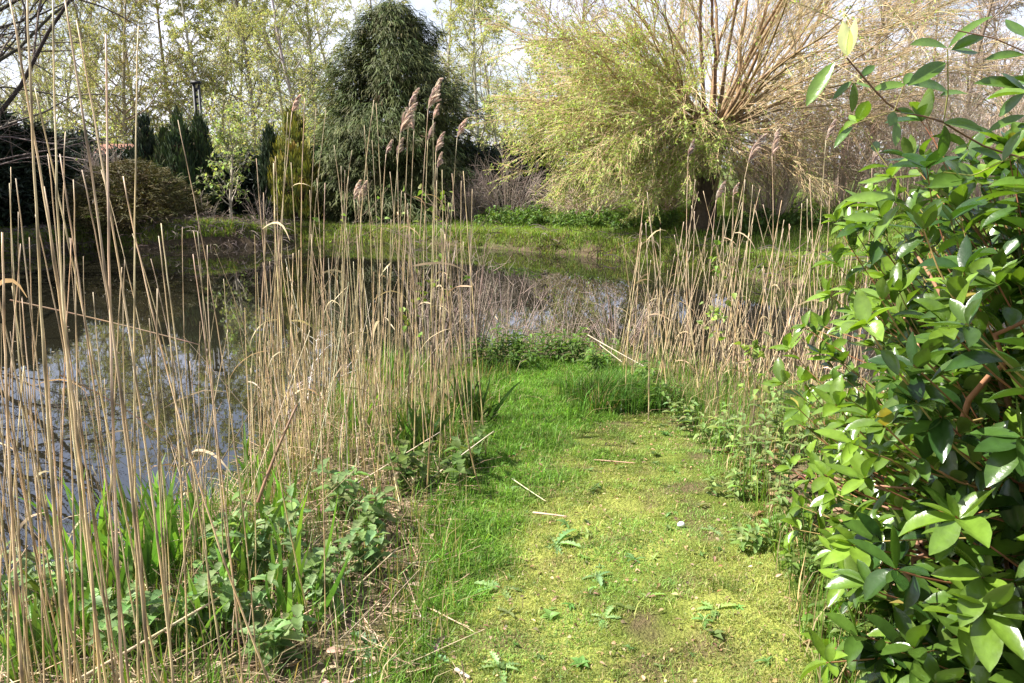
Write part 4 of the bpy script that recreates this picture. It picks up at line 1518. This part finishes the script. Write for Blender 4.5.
def tussock():
    p = G(618, 408, 0)
    m = MB()
    n = 4600
    cx, cy = rng.normal(0, .15, 26), rng.normal(0, .12, 26)
    w = rng.integers(0, 26, n)
    x, y = p[0] + cx[w] + rng.normal(0, .055, n), p[1] + .12 + cy[w] + rng.normal(0, .055, n)
    h = (rnd(.10, .27, 26))[w] * rnd(.5, 1.2, n)
    c = jit((.085, .18, .026), n, .3, .1)
    st = rng.random(n) < .10
    c[st] = jit(STRAW * .8, st.sum(), .25)
    blades(m, x, y, h, rnd(.003, .0065, n), np.clip(c, 0, 1), .75)
    p[2] = float(hgt(p[0], p[1]))
    tag(m.build('grass_tussock', M_GRASS, origin=p), 'dense dark green grass tussock at the right end of the walk', 'grass tussock')


tussock()

# rosettes of toothed leaves in the moss
for u, v, n, L, col, lab in [
    (605, 622, 9, .085, (.19, .27, .12), 'grey green thistle rosette in the middle of the near moss'), (648, 597, 5, .075, (.25, .34, .12), 'small pale rosette with one round leaf right of the thistle'),
    (556, 545, 11, .13, (.17, .25, .12), 'largest thistle rosette, spreading beside the stick'), (598, 575, 8, .085, (.15, .22, .11), 'thistle rosette at the shaded edge of lush grass'),
    (500, 590, 9, .10, (.17, .25, .11), 'thistle rosette left in the lush grass'), (412, 612, 9, .12, (.11, .17, .085), 'dark thistle rosette at the edge of the leaf litter'),
    (375, 645, 9, .13, (.13, .20, .11), 'large thistle rosette at the foot of the litter bank'), (435, 655, 8, .11, (.15, .23, .12), 'thistle rosette at the bottom left of the walk'),
    (500, 668, 7, .09, (.2, .28, .12), 'broad leaved rosette at the bottom edge of the walk'), (712, 530, 9, .085, (.16, .21, .10), 'brownish rosette beside the white pebble'),
    (715, 612, 6, .09, (.2, .3, .10), 'pale rosette near the lower right of the moss'), (672, 512, 6, .07, (.15, .24, .10), 'small rosette above the white pebble'),
    (568, 493, 7, .08, (.15, .22, .11), 'rosette in the shade behind the large thistle'), (752, 520, 7, .07, (.14, .25, .10), 'rosette by the right margin weeds'),
    (545, 610, 6, .07, (.17, .27, .09), 'small rosette below the large thistle')]:
    p = G(u, v, 0)
    p[2] = float(hgt(p[0], p[1])) + .006
    n = int(n * 1.5)
    a = np.arange(n) * 2 * PI / n + rng.normal(0, .35, n)
    d = np.stack([np.cos(a), np.sin(a), rnd(.0, .8, n) ** 1.8], -1)
    ln = L * .78 * rnd(.45, 1.4, n)
    m = MB()
    p = p - np.array([0, 0, .008])
    tp = TOOTH if rng.random() < .9 else LANCE
    m.scatter(tp, np.repeat(p[None], n, 0), d, np.array([[0, 0, 1.]]) + rdir(n) * .2, ln, ln * .34, jit(np.array(col) * np.array([1.3, 1.4, 1.2]), n, .15, .06))
    tag(m.build('leaf_rosette', M_LEAF, origin=p), lab, 'plant', 'leaf rosettes in the moss')


def stick(a, b, r, col, label, za=.012, zb=.012, name='fallen_stick', bow=.0, da=None, db=None):
    A = G(*a, za) if da is None else U(*a, da)
    B = G(*b, zb) if db is None else U(*b, db)
    for p, z, dd in ((A, za, da), (B, zb, db)):
        if dd is None:
            p[2] = float(hgt(p[0], p[1])) + z
    P = stem_shape(A, B, bow or .015, 12)
    m = MB()
    m.tubes(P[None], rad(np.array([r]), 12, .6), 6, jit(col, 12, .12)[None], cap=True)
    tag(m.build(name, M_REED, origin=A), label, 'stick', 'fallen sticks and stems')


stick((594, 460), (636, 464), .005, (.40, .27, .17), 'brown stick lying across the middle of the walk')
stick((533, 511), (567, 518), .006, (.46, .33, .22), 'short brown stick beside the largest thistle rosette', .03, .03)
stick((512, 475), (546, 497), .003, (.5, .48, .28), 'pale straw lying in the lush grass', .05, .05)
stick((407, 557), (440, 554), .006, (.48, .36, .26), 'pinkish stick at the left side of the walk', .02, .02)
stick((415, 607), (431, 621), .006, (.6, .5, .4), 'short pale stick beside the dark rosette', .02, .02)
stick((350, 682), (380, 671), .006, (.62, .52, .45), 'whitish stick at the bottom edge by the litter', .02, .02)
stick((456, 668), (470, 676), .008, (.5, .42, .33), 'stubby grey stick at the bottom left of the walk', .012, .012)
stick((588, 335), (655, 372), .0042, (.48, .39, .29), 'pale dead branch leaning from the tussock toward the water', da=6.6, db=5.9)
stick((600, 345), (622, 362), .004, (.48, .39, .29), 'thin pale twig under the leaning dead branch', da=6.5, db=6.1)
stick((60, 690), (232, 590), .0055, (.50, .40, .24), 'long fallen reed slanting across the lower left plants', da=2.05, db=2.55)
stick((190, 683), (262, 640), .004, (.52, .42, .25), 'fallen reed beside the leaf litter', da=2.2, db=2.5)
stick((258, 502), (297, 405), .008, (.22, .13, .075), 'thick dark brown broken stem slanting at the inner left stand', da=3.0, db=3.15)
stick((392, 510), (494, 431), .004, (.60, .50, .36), 'pale straight straw slanting out over the walk from the reeds', da=3.9, db=4.0)
stick((330, 500), (440, 432), .0035, (.60, .50, .36), 'pale slanting straw in the middle stand', da=3.8, db=4.1)
stick((330, 610), (398, 548), .0045, (.42, .31, .2), 'brown stem leaning over the leaf litter', da=2.75, db=3.0)
stick((240, 520), (310, 330), .0028, (.50, .40, .26), 'thin stem leaning right across the bright water', da=3.0, db=3.2)
stick((10, 300), (200, 345), .003, (.40, .27, .17), 'arching brown bramble cane over the left water', da=2.8, db=2.9, bow=.05)
stick((60, 375), (195, 470), .003, (.36, .23, .15), 'second bramble cane dipping across the left water', da=2.7, db=2.9, bow=.06)

# seedlings and low weeds knitted into the turf
mb = MB()
n = 210
x, y = rnd(-.7, 1.7, n), 2.0 + 4.2 * rng.random(n) ** 1.4
k = sdist(x, y, walk) < .05
x, y = x[k], y[k]
n = len(x)
idx = np.repeat(np.arange(n), 6)
o = np.stack([x, y, hgt(x, y) + .004], -1)[idx]
a = np.tile(np.arange(6) * 1.05, n) + rng.normal(0, .35, len(idx))
L_ = np.repeat(rnd(.015, .045, n), 6) * rnd(.6, 1.3, len(idx))
d = np.stack([np.cos(a), np.sin(a), rnd(.1, 1., len(idx))], -1)
sc = jit((.15, .24, .07), n, .3, .12)[idx]
pick = np.repeat(rng.integers(0, 3, n), 6)
for q, tp in enumerate((OVATE, TOOTH, LANCE)):
    k = pick == q
    mb.scatter(tp, o[k], d[k], np.array([[0, 0, 1.]]) + rdir(k.sum()) * .3, L_[k], L_[k] * (.6, .4, .3)[q], sc[k])
tag(mb.build('turf_weeds', M_LEAF), 'tiny seedlings and weeds scattered through the mossy walk', 'weeds', kind='stuff')

# flecks of reed straw and bud scales floating on the pond
mb = MB()
n = 2600
x, y = rnd(-12, 9, n), rnd(3, 21, n)
k = (sdist(x, y, pond) < -.1) & (rng.random(n) < sstep(.4, .7, fbm(x, y, .6, 91)) * .9 + .06)
x, y = x[k], y[k]
n = len(x)
mb.scatter(DIAMOND, np.stack([x, y, np.full(n, WATER + .003)], -1), rdir(n) * np.array([1, 1, 0.01]), np.array([[0, 0, 1.]]) + rdir(n) * .05, rnd(.012, .05, n), rnd(.006, .018, n), jit((.33, .28, .20), n, .35, .08))
tag(mb.build('floating_debris', M_DRY), 'small pale flecks of straw floating on the pond', 'debris', kind='stuff')

# white pebble
p = G(681, 527, 0)
p[2] = float(hgt(p[0], p[1])) + .012
th, ph = np.meshgrid(np.linspace(.0, PI, 8), np.linspace(0, 2 * PI, 12, endpoint=False), indexing='ij')
V = np.stack([np.sin(th) * np.cos(ph) * .019, np.sin(th) * np.sin(ph) * .015, np.cos(th) * .014], -1) * (1 + .1 * rng.normal(0, 1, (8, 12, 1)) * np.sin(th)[..., None])
i = np.arange(7)[:, None] * 12
j = np.arange(12)[None]
fa = np.stack([i + j, i + 12 + j, i + 12 + (j + 1) % 12, i + (j + 1) % 12], -1).reshape(-1, 4)
m = MB()
m.add(V + p, fa, np.array([.78, .77, .74]))
tag(m.build('white_pebble', M_REED, origin=p), 'small white pebble lying on the moss right of centre', 'pebble')

# ------------------------------------------------------------------ laurel
def laurel():
    C0 = np.array([2.36, 2.5, .25])
    RX, RY, RZ = 1.38, 1.35, 1.62
    base = np.array([1.9, 2.7, 0.0])
    root = empty('laurel_bush', base, 'big glossy evergreen laurel bush filling the right side', 'bush')
    n = 1700
    az = rnd(0, 2 * PI, n)
    sz = np.where(rng.random(n) < .16, rnd(-.2, .0, n), rnd(-.28, 1., n))
    cz = np.clip(1 - np.abs(sz) ** 2.6, 0, 1) ** .42
    dirn = np.stack([np.cos(az) * cz, np.sin(az) * cz, sz], -1)
    lump = 1 + .16 * (vn(az * 2.2, sz * 4, 1, 41) - .5) * 2 + .05 * rng.normal(0, 1, n)
    dep = 1 - .42 * rng.random(n) ** 1.8
    tip = C0 + dirn * np.array([RX, RY, RZ]) * (lump * dep)[:, None]
    tip[:, 0] += .09 * sstep(1.0, .5, tip[:, 2])
    tip[:, 0] -= .16 * np.clip(tip[:, 2] - .7, 0, 1)
    ok = (tip[:, 2] > .06) & (tip[:, 1] > .7) & (tip[:, 0] < 3.2) & (tip[:, 1] < 3.9) & (tip[:, 0] > .45)
    ok &= np.hypot(tip[:, 0], tip[:, 1]) > 1.15
    tip, dirn, dep = tip[ok], dirn[ok], dep[ok]
    n = len(tip)
    # main stems from the root
    ns = 34
    si = rng.permutation(n)[:ns]
    t = np.linspace(0, 1, 12)[None, :, None]
    b0 = base + np.stack([rng.normal(0, .22, ns), rng.normal(0, .2, ns), np.zeros(ns)], -1)
    e = tip[si] * .9 + C0 * .1
    mid = b0 * .45 + e * .4 + np.array([0, 0, .45])
    S = b0[:, None] * (1 - t) ** 2 + mid[:, None] * 2 * t * (1 - t) + e[:, None] * t ** 2
    S = S + rng.normal(0, .012, S.shape)
    m = MB()
    RS = rad(rnd(.008, .016, ns), 12, .4)
    m.tubes(S, RS, 7, jit((.27, .15, .09), ns, .25))
    part(m, 'stems', M_BARK, root)
    # every shoot starts at the nearest main stem point
    SP_ = S[:, 3:].reshape(-1, 3)
    start = np.empty((n, 3))
    for k in range(n):
        inner = C0 + (tip[k] - C0) * .55
        start[k] = SP_[np.argmin(((SP_ - inner) ** 2).sum(1))]
    vec = tip - start
    ln = np.linalg.norm(vec, axis=1)
    mx = .65
    start = np.where((ln > mx)[:, None], tip - vec / ln[:, None] * mx, start)
    mid = (start + tip) / 2 + np.array([0, 0, -.11]) + rng.normal(0, .06, (n, 3))
    t = np.linspace(0, 1, 7)[None, :, None]
    P = start[:, None] * (1 - t) ** 2 + mid[:, None] * 2 * t * (1 - t) + tip[:, None] * t ** 2
    shootc = mixc(np.array([.34, .13, .07]), np.array([.38, .34, .11]), rng.random(n) ** 1.5)
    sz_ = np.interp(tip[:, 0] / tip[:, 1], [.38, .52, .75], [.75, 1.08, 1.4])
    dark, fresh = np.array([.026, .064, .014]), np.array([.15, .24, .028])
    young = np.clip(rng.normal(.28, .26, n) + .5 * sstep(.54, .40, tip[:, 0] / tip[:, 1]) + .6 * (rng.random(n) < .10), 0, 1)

    def leaves(mb, sel):
        q = len(sel)
        nt = 6
        idx = np.repeat(sel, nt)
        N = len(idx)
        o, T = along(P, idx, np.full(N, .985))
        ph = np.tile(np.arange(nt) * 2.4, q) + np.repeat(rnd(0, 6, q), nt)
        ref = unit(np.cross(T, np.array([.1, .2, 1.]) + rng.normal(0, .05, (N, 3))))
        r2 = np.cross(T, ref)
        perp = ref * np.cos(ph)[:, None] + r2 * np.sin(ph)[:, None]
        d = T * rnd(.15, 1.0, N)[:, None] + perp * rnd(.6, 1.1, N)[:, None] + np.array([0, 0, -.05])
        s1 = rnd(.06, .125, N) * sz_[idx]
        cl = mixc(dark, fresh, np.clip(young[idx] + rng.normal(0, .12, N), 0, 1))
        cl = cl * np.exp(rng.normal(0, .14, (N, 1)))
        od = rng.random(N) < .008
        cl[od] = jit((.34, .28, .07), od.sum(), .25)
        jj = rng.integers(0, 3, N)
        up = np.array([[-.1, -.1, 1.]]) + rdir(N) * .35
        for v_, tpl in enumerate((LAUREL, LAUREL2, LAUREL3)):
            k = jj == v_
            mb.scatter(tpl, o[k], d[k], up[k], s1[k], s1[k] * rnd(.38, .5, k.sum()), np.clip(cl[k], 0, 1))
        na = 5
        idx = np.repeat(sel, na)
        N = len(idx)
        o, T = along(P, idx, np.tile(np.linspace(.3, .88, na), q) + rng.normal(0, .03, N))
        d = T * .5 + rdir(N) + np.array([0, 0, .05])
        s1 = rnd(.065, .135, N) * sz_[idx]
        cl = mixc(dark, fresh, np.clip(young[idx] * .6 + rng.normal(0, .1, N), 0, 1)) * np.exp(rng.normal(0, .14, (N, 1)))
        jj = rng.integers(0, 2, N)
        up = np.array([[-.1, -.1, 1.]]) + rdir(N) * .4
        for v_, tpl in enumerate((LAUREL, LAUREL2)):
            k = jj == v_
            mb.scatter(tpl, o[k], d[k], up[k], s1[k], s1[k] * rnd(.36, .48, k.sum()), np.clip(cl[k], 0, 1))

    # the shoots nearest the viewer are parts of their own, the rest one mass
    vis = np.argsort(np.linalg.norm(tip - np.array([0, 0, EYE]), axis=1) + 1.2 * (tip[:, 0] / tip[:, 1] > .72))
    for k in vis[:60]:
        m = MB()
        m.tubes(P[k][None], rad(np.array([.0042]), 7, .5), 6, shootc[k][None])
        b = part(m, 'branch', M_TWIG, root)
        lm = MB()
        leaves(lm, np.array([k]))
        q = lm.build('leaves', M_LAUREL, b)
        q.data.transform(__import__('mathutils').Matrix.Translation(-root.location))
    rest = vis[60:]
    m = MB()
    m.tubes(P[rest], rad(np.full(len(rest), .0031), 7, .5), 5, shootc[rest] * .8)
    part(m, 'shoots', M_TWIG, root)
    lm = MB()
    leaves(lm, rest)
    part(lm, 'leaves', M_LAUREL, root)

    # overhanging twig against the far trees
    D = 2.05

    def line(pts, d, r, col):
        Q = np.array([U(768 + a / 2.73, b / 2.73, d + 0.02 * k) for k, (a, b) in enumerate(pts)])
        tt = np.linspace(0, len(Q) - 1, 14)
        Q = np.stack([np.interp(tt, np.arange(len(Q)), Q[:, i]) for i in range(3)], -1)
        return Q
    m = MB()
    tw = [([(215, 158), (290, 245), (345, 303), (465, 325), (520, 360), (600, 405), (700, 432), (820, 470)], .0045, (.17, .10, .06)),
          ([(230, 340), (345, 303)], .0025, (.25, .22, .08)), ([(370, 235), (345, 303)], .0025, (.25, .22, .08)),
          ([(490, 135), (492, 250), (480, 330)], .003, (.24, .24, .07)), ([(480, 470), (560, 480), (640, 440), (700, 425)], .003, (.27, .28, .07)),
          ([(215, 158), (180, 168)], .002, (.25, .25, .08)), ([(500, 80), (620, 105), (720, 150)], .003, (.22, .13, .08))]
    for pts, r, col in tw:
        Q = line(pts, D, r, col)
        m.tubes(Q[None], rad(np.array([r * .48]), 14, 1.3), 6, np.array(col))
    br = part(m, 'branch', M_TWIG, root)
    br['label'] = 'thin laurel twig reaching out over the reeds'
    lm = MB()
    LV = [((490, 132), (398, 112), .36, .5), ((492, 132), (608, 34), .22, .4), ((500, 138), (592, 92), .3, .45), ((502, 136), (566, 152), .6, .4), ((485, 172), (392, 222), .3, .4),
          ((376, 232), (288, 240), .36, .5), ((378, 230), (505, 244), .34, .3), ((470, 262), (545, 248), .4, .4), ((345, 305), (330, 345), .8, .3), ((350, 330), (350, 397), .35, .4),
          ((482, 342), (475, 432), .36, .1), ((480, 335), (592, 350), .38, .5), ((182, 170), (104, 282), .34, .6), ((228, 222), (178, 268), .3, .2), ((234, 226), (232, 305), .3, .3),
          ((345, 303), (402, 305), .4, .5), ((232, 345), (180, 398), .3, .2), ((250, 215), (292, 175), .35, .2), ((240, 225), (278, 245), .6, .5), ((372, 232), (392, 195), .4, .3),
          ((355, 540), (212, 540), .26, .7), ((350, 545), (340, 490), .5, .7), ((310, 600), (210, 592), .32, .6), ((360, 560), (285, 655), .3, .6), ((700, 100), (645, 62), .6, .3), ((700, 150), (600, 155), .25, .35),
          ((700, 240), (575, 218), .3, .35), ((705, 245), (628, 210), .45, .5), ((700, 255), (628, 315), .4, .1), ((700, 315), (605, 352), .25, .4), ((540, 480), (470, 455), .45, .5), ((565, 490), (495, 440), .4, .4),
          ((510, 420), (545, 395), .5, .6), ((640, 440), (560, 400), .4, .2), ((560, 480), (450, 500), .36, .3), ((640, 440), (700, 350), .4, .3)]
    for (a, b), (a2, b2), w, yg in LV:
        A, B = U(768 + a / 2.73, b / 2.73, D + .04), U(768 + a2 / 2.73, b2 / 2.73, D + .04 + rng.normal(0, .03))
        L = np.linalg.norm(B - A)
        up = np.array([[rng.normal(-.2, .25), -.75 + rng.normal(0, .2), .7]])
        col = mixc(np.array([.04, .09, .022]), np.array([.15, .24, .03]), np.array([yg]))
        lm.scatter(LAUREL if w < .45 else LAUREL3, A[None], (B - A)[None], up, np.array([L * 1.02]), np.array([L * w * 1.0]), col * 1.1)
    q = lm.build('leaves', M_LAUREL, br)
    q.data.transform(__import__('mathutils').Matrix.Translation(-root.location))
    lm = MB()
    A, B = U(768 + 217 / 2.73, 152 / 2.73, D + .04), U(768 + 216 / 2.73, 52 / 2.73, D + .02)
    for s in (-1, 1):
        lm.scatter(LAUREL3, A[None], (B - A)[None] + np.array([[s * .012, 0, 0]]), np.array([[s * .4, -1., .2]]), np.array([np.linalg.norm(B - A)]), np.array([.035]), np.array([[.80, .82, .62]]))
    q = lm.build('blossom', M_LEAF, br)
    q['label'] = 'pale cream bleached leaf at the twig tip'
    q.data.transform(__import__('mathutils').Matrix.Translation(-root.location))


laurel()

# ------------------------------------------------------------------ light, sky, camera
SUN_EL = math.radians(48)
SUN_AZ = math.radians(-94)        # measured clockwise from +Y, seen from above: the sun stands to the left
sd_ = np.array([math.sin(SUN_AZ) * math.cos(SUN_EL), math.cos(SUN_AZ) * math.cos(SUN_EL), math.sin(SUN_EL)])
from mathutils import Vector
sl = bpy.data.lights.new('sun', 'SUN')
sl.energy = 5.0
sl.angle = math.radians(.53)
sl.color = (1.0, .955, .88)
so = bpy.data.objects.new('sun', sl)
so.rotation_euler = Vector(sd_).to_track_quat('Z', 'Y').to_euler()
so.location = (-20, 5, 30)
COL.objects.link(so)

w = bpy.data.worlds.new('World')
scene.world = w
w.use_nodes = True
nt = w.node_tree
N, L = nt.nodes, nt.links
bg = N['Background']
sky = N.new('ShaderNodeTexSky')
sky.sky_type = 'NISHITA'
sky.sun_disc = False
sky.sun_elevation = SUN_EL
sky.sun_rotation = SUN_AZ % (2 * PI)
sky.dust_density = 2.0
sky.air_density = 1.0
sky.ozone_density = 1.0
# thin high cloud veil
tc = N.new('ShaderNodeTexCoord')
mp = N.new('ShaderNodeMapping')
mp.inputs['Scale'].default_value = (1, 1, 2.6)
nz = N.new('ShaderNodeTexNoise')
nz.inputs['Scale'].default_value = 2.2
nz.inputs['Detail'].default_value = 7
nz.inputs['Roughness'].default_value = .6
cr = N.new('ShaderNodeMapRange')
cr.inputs['From Min'].default_value = .42
cr.inputs['From Max'].default_value = .68
cr.inputs['To Min'].default_value = .25
cr.inputs['To Max'].default_value = .85
mx = N.new('ShaderNodeMix')
mx.data_type = 'RGBA'
mx.inputs['B'].default_value = (12.4, 12.3, 14.2, 1)
L.new(tc.outputs['Generated'], mp.inputs['Vector'])
L.new(mp.outputs[0], nz.inputs['Vector'])
L.new(nz.outputs['Fac'], cr.inputs['Value'])
sx = N.new('ShaderNodeSeparateXYZ')
L.new(tc.outputs['Generated'], sx.inputs[0])
low = N.new('ShaderNodeMapRange')
low.inputs['From Min'].default_value = .12
low.inputs['From Max'].default_value = .34
low.inputs['To Min'].default_value = 1.0
low.inputs['To Max'].default_value = .45
L.new(sx.outputs['Z'], low.inputs['Value'])
mm = N.new('ShaderNodeMath')
mm.operation = 'MULTIPLY'
L.new(cr.outputs['Result'], mm.inputs[0])
L.new(low.outputs['Result'], mm.inputs[1])
L.new(mm.outputs[0], mx.inputs['Factor'])
L.new(sky.outputs[0], mx.inputs['A'])
L.new(mx.outputs['Result'], bg.inputs['Color'])
bg.inputs['Strength'].default_value = .062

cam = bpy.data.cameras.new('camera')
cam.sensor_width = 36
cam.lens = 36 * F / 1024
cam.clip_start = .05
cam.clip_end = 2000
co = bpy.data.objects.new('camera', cam)
co.location = (0, 0, EYE)
co.rotation_euler = (PI / 2 - PITCH, 0, 0)
COL.objects.link(co)
scene.camera = co

vs = scene.view_settings
vs.view_transform = 'Standard'
vs.look = 'None'
vs.exposure = 1.45
vs.gamma = 1
vs.use_curve_mapping = False
cy = scene.cycles
cy.max_bounces = 7
cy.diffuse_bounces = 3
cy.glossy_bounces = 3
cy.transmission_bounces = 4
cy.transparent_max_bounces = 8
cy.caustics_reflective = False
cy.caustics_refractive = False
cy.use_denoising = True
print('reeds', REED_N[0], 'objects', len(bpy.data.objects), 'polys', sum(len(o.data.polygons) for o in bpy.data.objects if o.type == 'MESH'))
